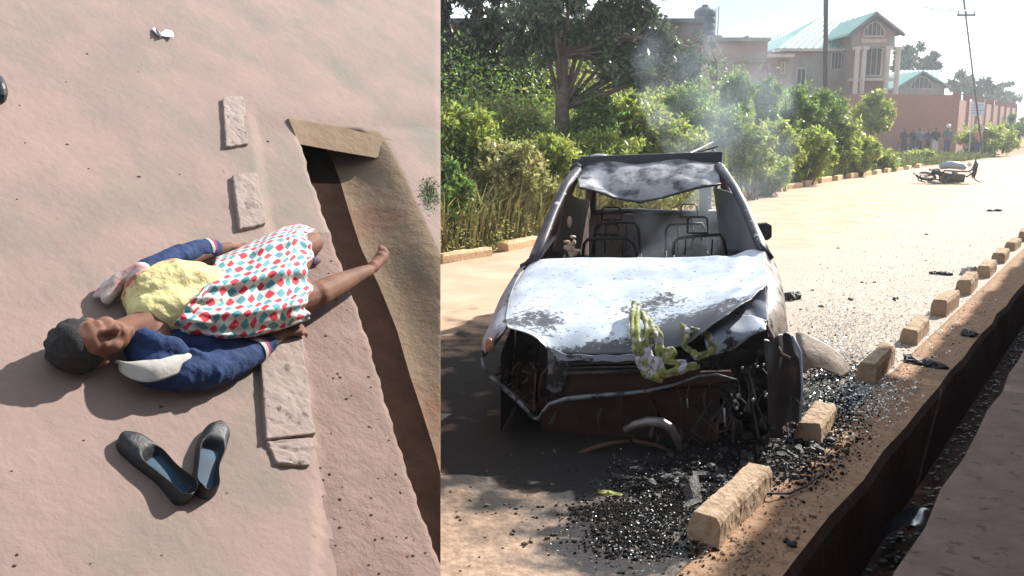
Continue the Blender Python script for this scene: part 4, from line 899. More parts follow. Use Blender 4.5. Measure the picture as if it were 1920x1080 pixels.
def dense(rows, nu, nv):
    A = np.array([[np.array(p, float) for p in r] for r in rows]); a, b_ = A.shape[:2]
    def itp(A, n):
        q = np.linspace(0, A.shape[0] - 1, n); i = np.minimum(q.astype(int), A.shape[0] - 2); f = (q - i)[:, None, None]
        p0 = A[np.maximum(i - 1, 0)]; p1 = A[i]; p2 = A[i + 1]; p3 = A[np.minimum(i + 2, A.shape[0] - 1)]
        return .5 * ((2 * p1) + (-p0 + p2) * f + (2 * p0 - 5 * p1 + 4 * p2 - p3) * f ** 2 + (-p0 + 3 * p1 - 3 * p2 + p3) * f ** 3)
    A = itp(A, nu); A = itp(A.transpose(1, 0, 2), nv).transpose(1, 0, 2); return A
def sheet(name, rows, m, nu=30, nv=40, amp=0, freq=9, thick=.006, par=None, ampf=None):
    A = dense(rows, nu, nv)
    if amp:
        for i in range(nu):
            for k in range(nv):
                p = A[i, k]; w_ = ampf(i / (nu - 1), k / (nv - 1)) if ampf else 1
                A[i, k, 2] += amp * w_ * (abs(math.sin(p[0] * freq + 2.1 * math.sin(p[1] * freq * .7))) - .5 + .5 * math.sin(p[0] * freq * 2.3 - p[1] * freq * 1.7)); A[i, k, 1] += amp * w_ * .5 * math.sin(p[0] * freq * 1.9 + 1)
    o = MB().grid(A).build(name, m, par or car, smooth=True); mod(o, 'SOLIDIFY', thickness=thick, offset=0); return o
# bonnet
H_ = [(1.22, [(990, 498), (1012, 488), (1080, 484), (1150, 484), (1220, 484), (1290, 483), (1350, 480), (1400, 474), (1433, 472)]),
      (1.00, [(975, 520), (995, 512), (1065, 508), (1145, 508), (1220, 508), (1300, 507), (1355, 500), (1400, 496), (1436, 496)]),
      (.75, [(958, 552), (982, 545), (1055, 541), (1140, 541), (1225, 541), (1305, 538), (1362, 528), (1408, 530), (1440, 530)]),
      (.45, [(949, 588), (975, 583), (1050, 580), (1140, 584), (1230, 584), (1310, 575), (1372, 556), (1405, 548), (1434, 536)]),
      (.20, [(949, 606), (978, 610), (1046, 620), (1135, 625), (1225, 622), (1300, 606), (1340, 590), (1372, 578), (1402, 566)]),
      (.06, [(953, 614), (1000, 630), (1040, 660), (1130, 664), (1220, 660), (1280, 648), (1312, 628), (1338, 606), (1362, 592)])]
sheet('bonnet', [[L(x, y, yl) for x, y in r] for yl, r in H_], m_ash, 40, 60, .014, 11, ampf=lambda u, v: sm((v - .68) / .12) + .12)
# folded right corner of the bonnet
sheet('bonnet_fold', [[L(1318, 612, .30), L(1350, 592, .30), L(1395, 590, .28), L(1432, 602, .26)], [L(1322, 640, .10), L(1360, 622, .12), L(1400, 625, .12), L(1436, 618, .14)], [L(1330, 668, .10), L(1350, 664, .10), L(1388, 646, .12), L(1428, 612, .16)]], m_blue, 14, 24, .008, 16)
sheet('bonnet_fold', [[L(1375, 572, .42), L(1405, 552, .46), L(1436, 532, .5)], [L(1370, 585, .36), L(1410, 580, .36), L(1438, 572, .4)], [L(1372, 592, .30), L(1412, 600, .30), L(1440, 606, .3)]], m_blue, 12, 14, .006, 20)
MB().tube([L(1312, 606, .32), L(1330, 594, .33), L(1362, 588, .33), L(1400, 592, .30), L(1436, 604, .28)], [.012, .014, .012, .012, .01], 8).build('crease', m_ash, car, True)
MB().tube([L(1062, 588, .42), L(1072, 596, .38), L(1090, 600, .36), L(1170, 600, .36)], [.006, .01, .01, .006], 8).build('bonnet_rib', m_ash, car, True)
# left wing and corner
sheet('front_wing', [[L(987, 494, 1.24), L(976, 500, 1.27), L(968, 520, 1.3), L(962, 600, 1.32)], [L(966, 532, .9), L(948, 545, .94), L(936, 572, .98), L(934, 640, 1.0)], [L(949, 588, .46), L(928, 596, .50), L(914, 622, .54), L(910, 668, .56)],
    [L(951, 610, .16), L(926, 618, .20), L(908, 634, .26), L(903, 656, .30)], [L(942, 625, .08), L(928, 640, .10), L(912, 655, .14), L(912, 664, .18)]], m_blue, 24, 18, .003, 14)
b = MB().ell(L(918, 647, .08), (.028, .03, .042), (CX, CY, np.array([0, 0, 1.]))); b.build('indicator', M('melted_orange_lens', (.40, .20, .12), (.2, .1, .07), 20, .5), car, True)
# right wing, torn
sheet('front_wing', [[L(1434, 472, 1.22), L(1446, 484, 1.3), L(1456, 502, 1.35), L(1460, 560, 1.38)], [L(1438, 530, .8), L(1452, 530, .88), L(1468, 548, .95), L(1474, 600, .98)], [L(1438, 590, .42), L(1452, 588, .50), L(1470, 600, .60), L(1478, 650, .62)], [L(1440, 632, .30), L(1452, 640, .38), L(1466, 645, .48), L(1472, 668, .52)]],
      M('bare_scorched_metal', (.20, .15, .12), (.32, .29, .27), 10, .5, .6, 30, (.04, .03, .03), 14, (.5, .6), bdist=.006), 22, 16, .010, 22)
# torn strip hanging at the right corner
sheet('torn_panel', [[L(1432, 640, .12), L(1452, 632, .16), L(1480, 628, .22), L(1497, 650, .26)], [L(1440, 700, .06), L(1456, 690, .10), L(1484, 690, .16), L(1503, 700, .2)], [L(1440, 760, .06), L(1460, 760, .10), L(1486, 765, .14), L(1503, 765, .18)], [L(1440, 800, .08), L(1462, 800, .1), L(1484, 795, .12), L(1500, 788, .16)]], m_char, 30, 24, .018, 27)
MB().tube([L(1486, 630, .2), L(1500, 660, .2), L(1504, 730, .18), L(1500, 790, .14)], [.008, .009, .007, .006], 6).build('torn_edge', m_blue, car, True)
MB().tube([L(1438, 610, .2), L(1452, 640, .16), L(1466, 665, .12), L(1480, 672, .1)], .012, 6).build('torn_edge', m_rust, car, True)
# nose panel, grille slot, headlamp cavity
sheet('nose_panel', [[L(1036, 652, .05), L(1062, 664, .04), L(1140, 666, .04), L(1220, 664, .04)], [L(1040, 680, .05), L(1064, 676, .04), L(1140, 678, .04), L(1200, 676, .04)]], m_blue, 8, 24, .004, 20)
sheet('nose_panel', [[L(1026, 648, .07), L(1050, 660, .06), L(1064, 668, .06)], [L(1028, 690, .08), L(1046, 700, .07), L(1066, 700, .07)], [L(1024, 730, .10), L(1040, 735, .09), L(1052, 735, .09)]], m_dkb, 12, 10, .006, 20)
b = MB()
for k in range(34):
    x = random.uniform(1015, 1360); y = random.uniform(735, 850); b.tube([L(x, y, .17), L(x + random.gauss(0, 8), y + random.uniform(8, 26), .14), L(x + random.gauss(0, 14), min(885, y + random.uniform(20, 55)), .12)], [random.uniform(.006, .02), random.uniform(.006, .016), .003], 5, flat=.35)
b.build('hanging_strips', m_char, car)['kind'] = 'stuff'
b = MB()
for y in (682, 690, 697): b.tube([L(1066, y, .07), L(1200, y - 3, .07), L(1330, y - 14, .10)], .008, 6)
b.tube([L(1066, 700, .06), L(1190, 697, .06)], .012, 6); b.build('grille', m_char, car, True)
def pan(name, px_poly, y0, y1, m, pa=None):
    return MB().prism([L(x, y, y0) for x, y in px_poly], CY * (y1 - y0)).build(name, m, pa or car)
# engine bay box: back wall, floor, side walls
b = MB(); b.add([Wc(-.80, .62, .02), Wc(.80, .62, .02), Wc(.78, .62, .60), Wc(-.78, .62, .60)], [(0, 1, 2, 3)]); b.add([Wc(.8, .62, .04), Wc(.8, .15, .2), Wc(.8, .15, .4), Wc(.8, .62, .6)], [(0, 1, 2, 3)])
b.add([Wc(-.79, .62, .04), Wc(-.79, .1, .04), Wc(-.79, .1, .5), Wc(-.79, .62, .6)], [(0, 1, 2, 3)]); b.build('engine_bay', m_char, car)
b = MB(); b.add([Wc(-.78, 1.25, .05), Wc(.78, 1.25, .05), Wc(.76, 1.25, .80), Wc(-.76, 1.25, .80)], [(0, 1, 2, 3)]); b.build('bulkhead', m_char, car)
pan('radiator_support', [(1030, 702), (1250, 700), (1370, 696), (1380, 712), (1250, 728), (1034, 742)], .10, .13, m_rust2)
pan('lower_crossmember', [(1010, 752), (1060, 742), (1260, 730), (1350, 725), (1345, 860), (1060, 880), (1015, 800)], .20, .26, m_rust2)
pan('radiator', [(1180, 700), (1340, 690), (1345, 740), (1185, 745)], .30, .36, m_char)
# bent bumper reinforcement
b = MB(); pts = [(905, 672, .14), (908, 694, .08), (938, 722, .04), (975, 755, .01), (1000, 784, 0), (1008, 786, 0), (1030, 758, .0), (1060, 748, 0), (1110, 743, .0), (1170, 738, 0), (1210, 734, .0), (1262, 722, .02), (1310, 705, .04), (1345, 702, .06), (1380, 712, .06)]
b.tube([L(x, y, yl) for x, y, yl in pts], [.012, .018, .022, .022, .02, .018, .018, .022, .024, .02, .016, .012, .01, .01, .008], 8, flat=.6); b.build('bumper_bar', M('scorched_bar', (.10, .12, .15), (.20, .225, .26), 9, .45, .6, 40, (.02, .02, .022), 12, (.5, .6)), car, True)
b = MB(); b.tube([L(x, y, yl) for x, y, yl in [(932, 715, .1), (968, 742, .08), (1000, 770, .06), (1004, 700, .1)]], .008, 6)
for k in range(46):
    x = random.uniform(925, 1030); y = random.uniform(672, 775)
    if y > 690 + (x - 905) * .95 or y < 640: continue
    b.tube([L(x, y, .2), L(x + random.gauss(0, 7), y + random.gauss(0, 9), .2 + random.gauss(0, .04)), L(x + random.gauss(0, 9), y + random.gauss(0, 12), .22)], random.uniform(.004, .012), 5)
b.build('headlamp_remains', m_rust, car)
# engine lumps and wiring on the right
b = MB()
for k in range(40):
    x = random.uniform(1350, 1490); y = random.uniform(660, 830); q = random.uniform(.015, .05); b.ell(L(x, y, random.uniform(.2, .5)), (q, q * random.uniform(.5, 1), q * random.uniform(.6, 1.3)), None, 7, 5)
b.build('engine_remains', m_char, car)['kind'] = 'stuff'
b = MB(); b.box(Wc(.05, .34, .12), Wc(.55, .58, .48), jit=.02); b.tube([Wc(.2, .31, .3), Wc(.5, .31, .34)], .07, 12); b.build('engine', m_char, car)
MB().tube([Wc(-.35, .4, .1), Wc(-.35, .4, .42)], .09, 12).build('engine_tube', m_char, car)  # plain tube of the engine, split off as its own part
b = MB()
for k in range(34):
    x = random.uniform(1240, 1490); y = random.uniform(650, 780); b.tube([L(x, y, .16), L(x + random.gauss(0, 12), y + random.uniform(10, 40), .14), L(x + random.gauss(0, 16), y + random.uniform(30, 80), .12)], random.uniform(.003, .008), 5)
b.build('wiring', m_char, car)
m_alu = M('melted_aluminium', (.45, .45, .46), (.25, .24, .24), 20, .35, .4, 40, metal=.6)
b = MB()
for x, y, q in [(1385, 742, .016), (1378, 752, .011), (1382, 765, .013), (1412, 750, .012), (1372, 740, .009), (1437, 742, .015), (1443, 752, .012), (1448, 748, .012), (1392, 690, .010), (1420, 688, .009), (1432, 684, .009), (1452, 684, .008), (1390, 775, .007), (1358, 790, .006), (1435, 735, .007)]: b.ell(L(x, y, .1), (q * .8, q * .7, q), None, 8, 6)
b.tube([L(1358, 765, .1), L(1360, 800, .09)], [.007, .005], 6); b.tube([L(1288, 748, .1), L(1290, 765, .1)], .005, 6); b.build('melted_drips', m_alu, car, True)
# curved tube of the bumper / subframe
b = MB(); b.tube([L(x, y, yl) for x, y, yl in [(1172, 806, .0), (1190, 796, -.02), (1215, 790, -.03), (1240, 792, -.03), (1258, 802, -.02), (1268, 820, 0), (1276, 845, .03)]], [.018, .022, .026, .028, .026, .022, .018], 12); b.build('bent_tube', M('heat_stained_steel', (.20, .19, .20), (.30, .24, .22), 7, .35, .3, 30, metal=.4), car, True)
b = MB(); b.tube([L(x, y, yl) for x, y, yl in [(1064, 868, -.1), (1090, 850, -.08), (1120, 838, -.06), (1152, 830, -.04), (1180, 828, 0)]], [.012, .016, .016, .012, .01], 8); b.tube([L(1186, 825, 0), L(1230, 835, .0), L(1262, 850, 0)], .012, 6)
b.tube([L(1152, 850, -.12), L(1150, 880, -.13)], [.007, .005], 6); b.build('subframe', m_rust, car, True)
# windscreen pillars, roof, rails
def beam(name, pts, r, m, n=8, flat=.7): return MB().tube([L(*p) for p in pts], r, n, flat=flat).build(name, m, car, True)
m_pil = M('flaked_pillar_paint', (.03, .03, .04), (.06, .06, .075), 14, .45, .4, 40, (.45, .48, .52), 13, (.62, .66), bdist=.003)
beam('windscreen_pillar', [(984, 502, 1.25), (1003, 482, 1.22), (1018, 445, 1.42), (1036, 400, 1.66), (1058, 352, 1.92), (1082, 318, 2.15)], [.05, .045, .04, .038, .036, .04], m_pil)
beam('windscreen_pillar', [(1440, 486, 1.25), (1428, 462, 1.24), (1414, 430, 1.42), (1396, 388, 1.68), (1376, 350, 1.92), (1348, 312, 2.15)], [.05, .045, .04, .038, .036, .045], m_pil)
xr0, _, zr0 = loc(L(1080, 312, 2.2)); xr1, _, _z = loc(L(1350, 308, 2.2)); print('roof', xr0, xr1, zr0)
for x, sgn in ((xr0, -1), (xr1, 1)):
    b = MB().tube([Wc(x, 2.15, zr0 - .02), Wc(x + .0, 3.0, zr0 + .0), Wc(x, 3.75, zr0 - .06), Wc(x + .02 * sgn, 4.05, 1.0), Wc(x + sgn * .1, 4.1, .9)], [.045, .04, .045, .045, .05], 8); b.build('roof_rail', m_pil, car, True)
    xs = -.80 if sgn < 0 else .80
    b = MB().tube([Wc(x, 2.55, zr0 - .01), Wc(xs * .99, 2.65, .88), Wc(xs, 2.7, .2)], [.03, .04, .05], 8); b.build('door_pillar', m_rust, car, True)
    # body side: sills, doors, wheel arches
    def side(name, pts, m_, th=.035):
        V = []
        for y, z in pts:
            xx = xs * (1 - .10 * max(0, (z - .75)) - .04 * max(0, .4 - z)); V.append(Wc(xx, y, z))
        MB().prism(V, CX * (-th * sgn)).build(name, m_, car)
    arch = lambda cy: [(cy - .36 * math.cos(a_), .26 + .34 * math.sin(a_)) for a_ in np.linspace(0, math.pi, 9)]
    side('door', [(1.28, .16), (1.28, .84), (2.66, .88), (2.66, .16)], m_rust if sgn < 0 else m_blue)
    side('rear_door', [(2.70, .16), (2.70, .88), (3.50, .90), (3.42, .62), (3.1, .5), (2.98, .16)], m_char)
    side('rear_quarter', [(2.99, .18)] + arch(3.38)[1:-1] + [(3.76, .2), (4.12, .25), (4.14, .86), (3.52, .90), (3.44, .64)], m_char)
    b = MB()
    b.add([Wc(xs * .98, 1.30, .84), Wc(xs * .98, 4.0, .9), Wc(xs * .90, 4.0, .93), Wc(xs * .90, 1.30, .87)], [(0, 1, 2, 3)]); b.build('belt_line', m_char, car)
# roof skin: flat to the rear, caved in at the front edge
rr = []
for yl, pts in [(3.9, None), (3.0, None), (2.45, None), (2.25, [(1084, 322), (1110, 316), (1150, 313), (1190, 311), (1230, 309), (1280, 307), (1320, 307), (1347, 309)]),
    (2.10, [(1083, 336), (1110, 337), (1150, 338), (1195, 331), (1235, 333), (1280, 328), (1320, 326), (1348, 324)]),
    (2.00, [(1085, 345), (1112, 349), (1148, 358), (1195, 356), (1240, 352), (1285, 341), (1320, 338), (1350, 335)]),
    (1.93, [(1086, 352), (1115, 358), (1152, 371), (1200, 379), (1245, 370), (1285, 358), (1320, 350), (1352, 345)])]:
    if pts is None: rr.append([Wc(xr0 + (xr1 - xr0) * k / 7, yl, zr0 + .05 * math.sin(math.pi * k / 7) - (.10 if yl > 3.5 else 0) - .04 * math.sin(k * 1.7 + yl)) for k in range(8)])
    else: rr.append([L(x, y, yl) for x, y in pts])
sheet('roof', rr, m_roofm, 60, 60, .012, 11, ampf=lambda u, v: 1.2 * sm((u - .4) / .3))
b = MB(); k0 = [L(1086, 352, 1.93), L(1115, 358, 1.93), L(1152, 371, 1.93), L(1200, 379, 1.93), L(1245, 370, 1.93), L(1285, 358, 1.93), L(1320, 350, 1.93), L(1352, 345, 1.93)]
b.tube(k0, .009, 6); b.build('roof_edge', m_char, car, True)
# roof rack: square front bar, second bar and a lifted strip
b = MB(); A0, A1 = L(1088, 303, 2.32), L(1354, 294, 2.32); hz = .040
b.prism([A0 + (0, 0, -hz), A1 + (0, 0, -hz), A1 + (0, 0, hz), A0 + (0, 0, hz)], CY * .07); b.prism([L(1072, 302, 2.36) + (0, 0, -.02), A0 + (0, 0, -.02), A0 + (0, 0, .02), L(1072, 302, 2.36) + (0, 0, .02)], CY * .04)
rk = b.build('roof_rack_bar', M('burnt_black_bar', (.016, .022, .03), (.03, .04, .05), 9, .4, .2, 30, spec=.6), car); bevel(rk, .006)
b = MB(); b.tube([L(1286, 290, 2.5), L(1308, 280, 2.7), L(1336, 266, 2.9)], [.012, .016, .01], 6, flat=.5); b.tube([L(1338, 282, 2.5), L(1345, 292, 2.4)], .012, 6); b.tube([L(1300, 288, 2.5), L(1345, 275, 2.6)], .008, 6); b.build('lifted_strip', m_char, car)
b = MB().ell(L(1123, 293, 2.6), (.07, .05, .022), None, 12, 6); b.build('melted_lump', m_roofm, car, True)
for px_ in (1088, 1342): MB().tube([L(px_, 318, 2.3), L(px_ - 3, 335, 2.12), L(px_ + 1, 352, 1.98)], [.012, .013, .009], 6).build('roof_trim', m_pil, car)
# rear wall with window opening
b = MB(); b.add([Wc(-.74, 4.08, .25), Wc(.74, 4.08, .25), Wc(.72, 4.05, .93), Wc(-.72, 4.05, .93)], [(0, 1, 2, 3)]); o = b.build('tailgate', M('smoke_grey_lining', (.20, .165, .145), (.30, .26, .24), 3, .8, .3, 20, (.10, .07, .06), 4, (.5, .65)), car); mod(o, 'SOLIDIFY', thickness=.02)
MB().tube([Wc(-.68, 4.02, .94), Wc(-.2, 4.02, .96), Wc(.2, 4.02, .95), Wc(.68, 4.02, .96)], .028, 8).build('tailgate_edge', m_char, car, True)
for x in (xr0 + .03, xr1 - .03): MB().tube([Wc(x, 3.8, zr0 - .06), Wc(x * 1.05, 4.02, .95)], .045, 8).build('rear_pillar', m_rust, car, True)
MB().tube([Wc(xr0, 3.85, zr0 - .07), Wc(xr1, 3.85, zr0 - .07)], .03, 8).build('rear_header', m_char, car)
# floor, dash bar, inner door linings
b = MB(); b.add([Wc(-.76, 1.25, .2), Wc(.76, 1.25, .2), Wc(.76, 4.05, .28), Wc(-.76, 4.05, .28)], [(0, 1, 2, 3)]); b.build('floor_pan', m_char, car)
MB().tube([Wc(-.72, 1.45, .74), Wc(0, 1.42, .76), Wc(.72, 1.45, .74)], .04, 8).build('dash_bar', m_char, car, True)
sheet('inner_lining', [[L(1062, 362, 2.1), L(1085, 372, 2.8), L(1106, 376, 3.6)], [L(1052, 410, 1.9), L(1078, 415, 2.7), L(1103, 415, 3.6)], [L(1036, 470, 1.6), L(1068, 478, 2.6), L(1104, 482, 3.6)]], m_rust, 16, 16, .008, 20)
m_wht = M('peeled_pale_patch', (.55, .45, .36), (.40, .26, .17), 18, .8, .5, 40)
b = MB()
for (x, y, rx, ry) in ((1068, 416, .018, .045), (1105, 400, .010, .05)): b.ell(L(x, y, 1.9), (rx, .01, ry), None, 10, 6)
for k in range(14): b.ell(L(1072 + random.gauss(0, 6), 465 + random.gauss(0, 8), 1.6), (random.uniform(.012, .03), .02, random.uniform(.012, .03)), None, 7, 5)
b.build('molten_trim', m_wht, car)['kind'] = 'stuff'
sheet('side_glass', [[L(1338, 352, 2.5), L(1368, 360, 2.1), L(1385, 372, 1.9)], [L(1346, 410, 2.5), L(1384, 410, 2.0), L(1402, 415, 1.7)], [L(1356, 472, 2.5), L(1400, 472, 1.9), L(1422, 472, 1.45)]], M('smoke_clouded_glass', (.22, .28, .34), (.34, .40, .45), 4, .35, .1, 20, spec=.6), 14, 14, .002, 10)
# seat frames
def seat(pts, head, yl, tilt=0):
    t_ = []
    b = MB(); b.tube([L(x, y, yl) for x, y in pts], .013, 8); s0, s1 = pts[0], pts[-1]
    b.tube([L(s0[0] + 22, s0[1], yl), L(s0[0] + 24, pts[2][1] + 2, yl)], .007, 6); b.tube([L(s1[0] - 28, s1[1], yl), L(s1[0] - 26, pts[2][1] + 2, yl)], .007, 6)
    a_, c_ = L(*pts[0], yl), L(*pts[-1], yl); b.tube([a_, (a_[0], a_[1], .3)], .013, 6); b.tube([c_, (c_[0], c_[1], .3)], .013, 6)
    b.tube([(a_[0], a_[1], .42), (c_[0], c_[1], .42)], .012, 6); b.tube([(a_[0], a_[1], .36), (a_[0] - .03, a_[1] - .45, .36), (c_[0] - .03, c_[1] - .45, .36), (c_[0], c_[1], .36)], .013, 6)
    o = b.build('seat_frame', m_char, car, True); b = MB(); x0, y0, x1, y1 = head
    b.tube([L(x0, y1, yl), L(x0 + 1, y0 + 4, yl), L(x0 + 6, y0, yl), L(x1 - 6, y0, yl), L(x1 - 1, y0 + 4, yl), L(x1, y1, yl), L(x0, y1, yl)], .009, 6)
    b.tube([L(x0 + 12, y1, yl), L(x0 + 12, pts[2][1] + 4, yl)], .006, 6); b.tube([L(x1 - 12, y1, yl), L(x1 - 12, pts[2][1] + 4, yl)], .006, 6); mk('headrest_frame', b.V, b.F, m_char, o, True)
seat([(1093, 480), (1095, 458), (1102, 449), (1140, 447), (1176, 447), (1188, 456), (1195, 480)], (1116, 420, 1160, 440), 2.25)
seat([(1262, 478), (1264, 455), (1272, 447), (1310, 442), (1350, 440), (1357, 450), (1362, 478)], (1289, 407, 1327, 437), 2.25)
seat([(1112, 474), (1116, 432), (1128, 420), (1160, 418), (1190, 418), (1197, 430), (1201, 474)], (1128, 389, 1165, 412), 3.1)
seat([(1248, 470), (1249, 430), (1256, 421), (1290, 419), (1316, 419), (1322, 430), (1325, 470)], (1276, 383, 1308, 407), 3.1)
# mirror
b = MB(); c = L(1432, 434, 1.45); b.prism([c + CX * x + np.array([0, 0, z]) for x, z in [(-.05, -.045), (-.045, .05), (.02, .058), (.052, .045), (.056, -.04), (.03, -.062), (-.03, -.06)]], CY * .06); o = b.build('door_mirror', m_char, car); bevel(o, .012, 3)
MB().tube([L(1418, 448, 1.46), L(1430, 444, 1.48)], .015, 6).build('mirror_arm', m_char, car)
# wheels: burnt rims with wire bead remains
for x, y in ((-.72, .72), (.74, .72), (-.72, 3.38), (.72, 3.38)):
    b = MB(); a_, c_ = Wc(x - .08, y, .24), Wc(x + .08, y, .24)
    b.tube([a_, a_ * .9 + c_ * .1, a_ * .85 + c_ * .15, a_ * .15 + c_ * .85, a_ * .1 + c_ * .9, c_], [.19, .21, .17, .17, .21, .19], 24)
    for k in range(8): q = k * math.pi / 4; b.tube([Wc(x, y, .24), Wc(x, y + .17 * math.cos(q), .24 + .17 * math.sin(q))], .018, 5)
    b.build('wheel_rim', m_rust, car)
    b = MB(); 
    for r_ in (.225, .235): b.tube([Wc(x + random.gauss(0, .03), y + r_ * math.cos(q), .24 + r_ * math.sin(q)) for q in np.linspace(0, 6.283, 30)], .007, 5, cap=False)
    b.build('tyre_wire', m_char, car)
# ---------------------------------------------------------------- cloth on the nose
m_cl = M('yellow_green_print_cloth', (.30, .31, .08), (.05, .07, .03), 26, .75, .6, 24, (.40, .38, .46), 17, (.52, .56), bdist=.004)
b = MB()
def rope(pts, r, twist=5):
    A = dense([[np.array(L(*p)) for p in pts]] * 2, 2, 46)[0]
    for j in range(3):
        ps = []; 
        for i, p in enumerate(A):
            q = i / 45 * twist * 2 + j * 2.09; ps.append(p + CX * r * .55 * math.cos(q) + np.array([0, 0, 1.]) * r * .55 * math.sin(q) + CY * r * .3 * math.sin(q * 1.3))
        b.tube(ps, [r * .52 * (1 + .18 * math.sin(k * .9 + j)) for k in range(46)], 8)
rope([(1192, 572, .42), (1190, 600, .22), (1194, 635, .04), (1200, 670, -.01), (1212, 698, -.03), (1240, 708, -.03)], .030, 1.6)
rope([(1206, 590, .30), (1216, 612, .14), (1212, 645, .02), (1220, 672, -.02), (1234, 690, -.03)], .026, 1.2)
rope([(1222, 612, .16), (1234, 630, .03), (1238, 655, 0), (1236, 680, -.03), (1244, 700, -.04), (1280, 692, -.03), (1308, 686, -.02)], .026, 2)
rope([(1240, 665, 0), (1252, 655, -.01), (1264, 662, -.02), (1250, 676, -.03), (1285, 680, -.02)], .018, 1.5)
rope([(1278, 610, .14), (1290, 626, .10), (1284, 648, .05), (1300, 660, .04), (1310, 672, .03)], .018, 1.6)
rope([(1296, 618, .12), (1322, 624, .12), (1335, 640, .10), (1330, 662, .06), (1300, 668, .03)], .020, 1.4)
cloth = b.build('cloth', m_cl, None, True); mod(cloth, 'REMESH', mode='VOXEL', voxel_size=.0045, use_smooth_shade=True); mod(cloth, 'SMOOTH', iterations=1); bake(cloth); cloth.data.materials.clear(); cloth.data.materials.append(m_cl); cloth.data.shade_smooth(); tag(cloth, 'twisted yellow green printed cloth hanging over the nose of the burnt car', 'cloth')
# ---------------------------------------------------------------- debris round the car
m_deb = M('charred_scrap', (.012, .012, .014), (.035, .03, .028), 16, .6, .8, 50, (.16, .10, .08), 9, (.64, .72), spec=.6)
sheet_l = []
t = thing('torn_wing_panel', 'curved torn wheel arch panel with a pale edge lying right of the burnt car', 'car part', G(1540, 690))
def gp(x, y, z): p = G(x, y, 0); q = P(x, y, p[1]); return np.array([p[0], p[1], 0]) , z
def ZP(px, py, dist_py, z=None):          # point above the ground spot seen at (px, dist_py), shown at row py
    g = G(px, dist_py); return P(px, py, g[1])
o = sheet('panel', [[ZP(1492, 624, 705), ZP(1505, 622, 704), ZP(1518, 630, 703), ZP(1545, 643, 702), ZP(1575, 664, 702), ZP(1596, 692, 702)], [ZP(1494, 660, 712), ZP(1506, 656, 712), ZP(1520, 658, 710), ZP(1545, 668, 709), ZP(1572, 685, 709), ZP(1590, 700, 708)], [ZP(1498, 700, 718), ZP(1508, 698, 716), ZP(1522, 690, 715), ZP(1540, 692, 714), ZP(1560, 698, 713), ZP(1580, 706, 712)]], M('brown_scorched_panel', (.20, .14, .11), (.30, .25, .21), 6, .6, .3, 30, (.05, .04, .04), 4, (.55, .65)), 14, 20, .003, 20, par=t)
def chunk(px, py, sz, label, flat=.5, long=1.0, m=None, group='burnt scraps around the wreck', name='debris', cat='debris'):
    p = G(px, py); z = zr(p[0], p[1]); k = np.linalg.norm(p - C0) / CF * sz; b = MB(); a_ = random.uniform(0, 3.1)
    ax = (np.array([math.cos(a_), math.sin(a_) * .6, .0]), np.array([-math.sin(a_), math.cos(a_), 0]), np.array([0, 0, 1.]))
    n = 4 if sz > 12 else 2
    for j in range(n):
        c = p + ax[0] * k * random.gauss(0, .35) * long + np.array([0, 0, z + k * .2 * flat]); b.ell(c, (k * .5 * long * random.uniform(.6, 1.1), k * .3 * random.uniform(.6, 1.1), k * .35 * flat), ax, 7, 5)
    V = np.array(b.V); V += rng.normal(0, k * .06, V.shape); V[:, 2] = np.maximum(V[:, 2], z - .004); b.V = [tuple(v) for v in V]
    o = b.build(name, m or m_deb); return tag(o, label, cat, group)
big = [(1762, 517, 22, 'dark flat scrap on the road left of the drain kerb', .4, 1.3), (1680, 564, 14, 'dark clod on the road right of the wreck, nearest the kerb'), (1594, 566, 12, 'small black clod on the road right of the door mirror'), (1487, 566, 34, 'charred lump lying against the right wing of the wreck', .6, 1),
       (1545, 580, 12, 'black clod on the glass strewn road in front of the lone pair'), (1738, 443, 7, 'single dark speck far up the sunlit road'), (1570, 470, 7, 'small dark speck on the sunlit road'), (1640, 533, 8, 'dark crumb between two clods on the road'), (1617, 534, 7, 'dark crumb on the road, twin of its neighbour'), (1525, 549, 9, 'dark crumb just right of the front wing'),
       (1720, 680, 44, 'charred branch like scrap on the dirt beside the drain', .3, 1.4), (1815, 627, 40, 'broken stick on the sunlit dirt strip near the drain', .25, 1.4), (1480, 1020, 26, 'dark clod in the shade beside the drain at the bottom'), (1875, 873, 22, 'dark clod on the shaded paving right of the drain'), (1140, 932, 30, 'olive strip of scrap in the shadow in front of the wreck', .2, 1.5), (1862, 398, 14, 'flat scrap at the far right of the sunlit road', .4, 1.4), (1815, 515, 22, 'pale crumpled scrap beside the fifth drain kerb stone', 1, 1)]
for q in big: chunk(*q, m=(M('olive_scrap', (.30, .30, .10)) if 'olive' in q[3] else M('pale_scrap', (.5, .5, .5)) if 'pale' in q[3] else None))
# charred rubble, ash and wet soot (uncountable)
def rubble(name, label, spots, n, m, smin=.008, smax=.035):
    b = MB()
    for k in range(n):
        cx_, cy_, sx_, sy_ = random.choice(spots); p = G(random.gauss(cx_, sx_), min(1078, random.gauss(cy_, sy_))); q = random.uniform(smin, smax) * random.choice([.5, .7, 1]); a_ = random.uniform(0, 6)
        if sw(p)[1] > -1.06: continue
        z = zr(p[0], p[1]); k0 = len(b.V); b.ell((p[0], p[1], z + q * .3), (q * random.uniform(.6, 1.8), q, q * random.uniform(.4, .9)), (np.array([math.cos(a_), math.sin(a_), 0]), np.array([-math.sin(a_), math.cos(a_), 0]), np.array([0, 0, 1.])), 6, 4)
        for i in range(k0, len(b.V)): v = b.V[i]; b.V[i] = tuple(v[j] + random.gauss(0, q * .14) for j in range(3))
    o = b.build(name, m); tag(o, kind='stuff'); o['label'] = label; return o
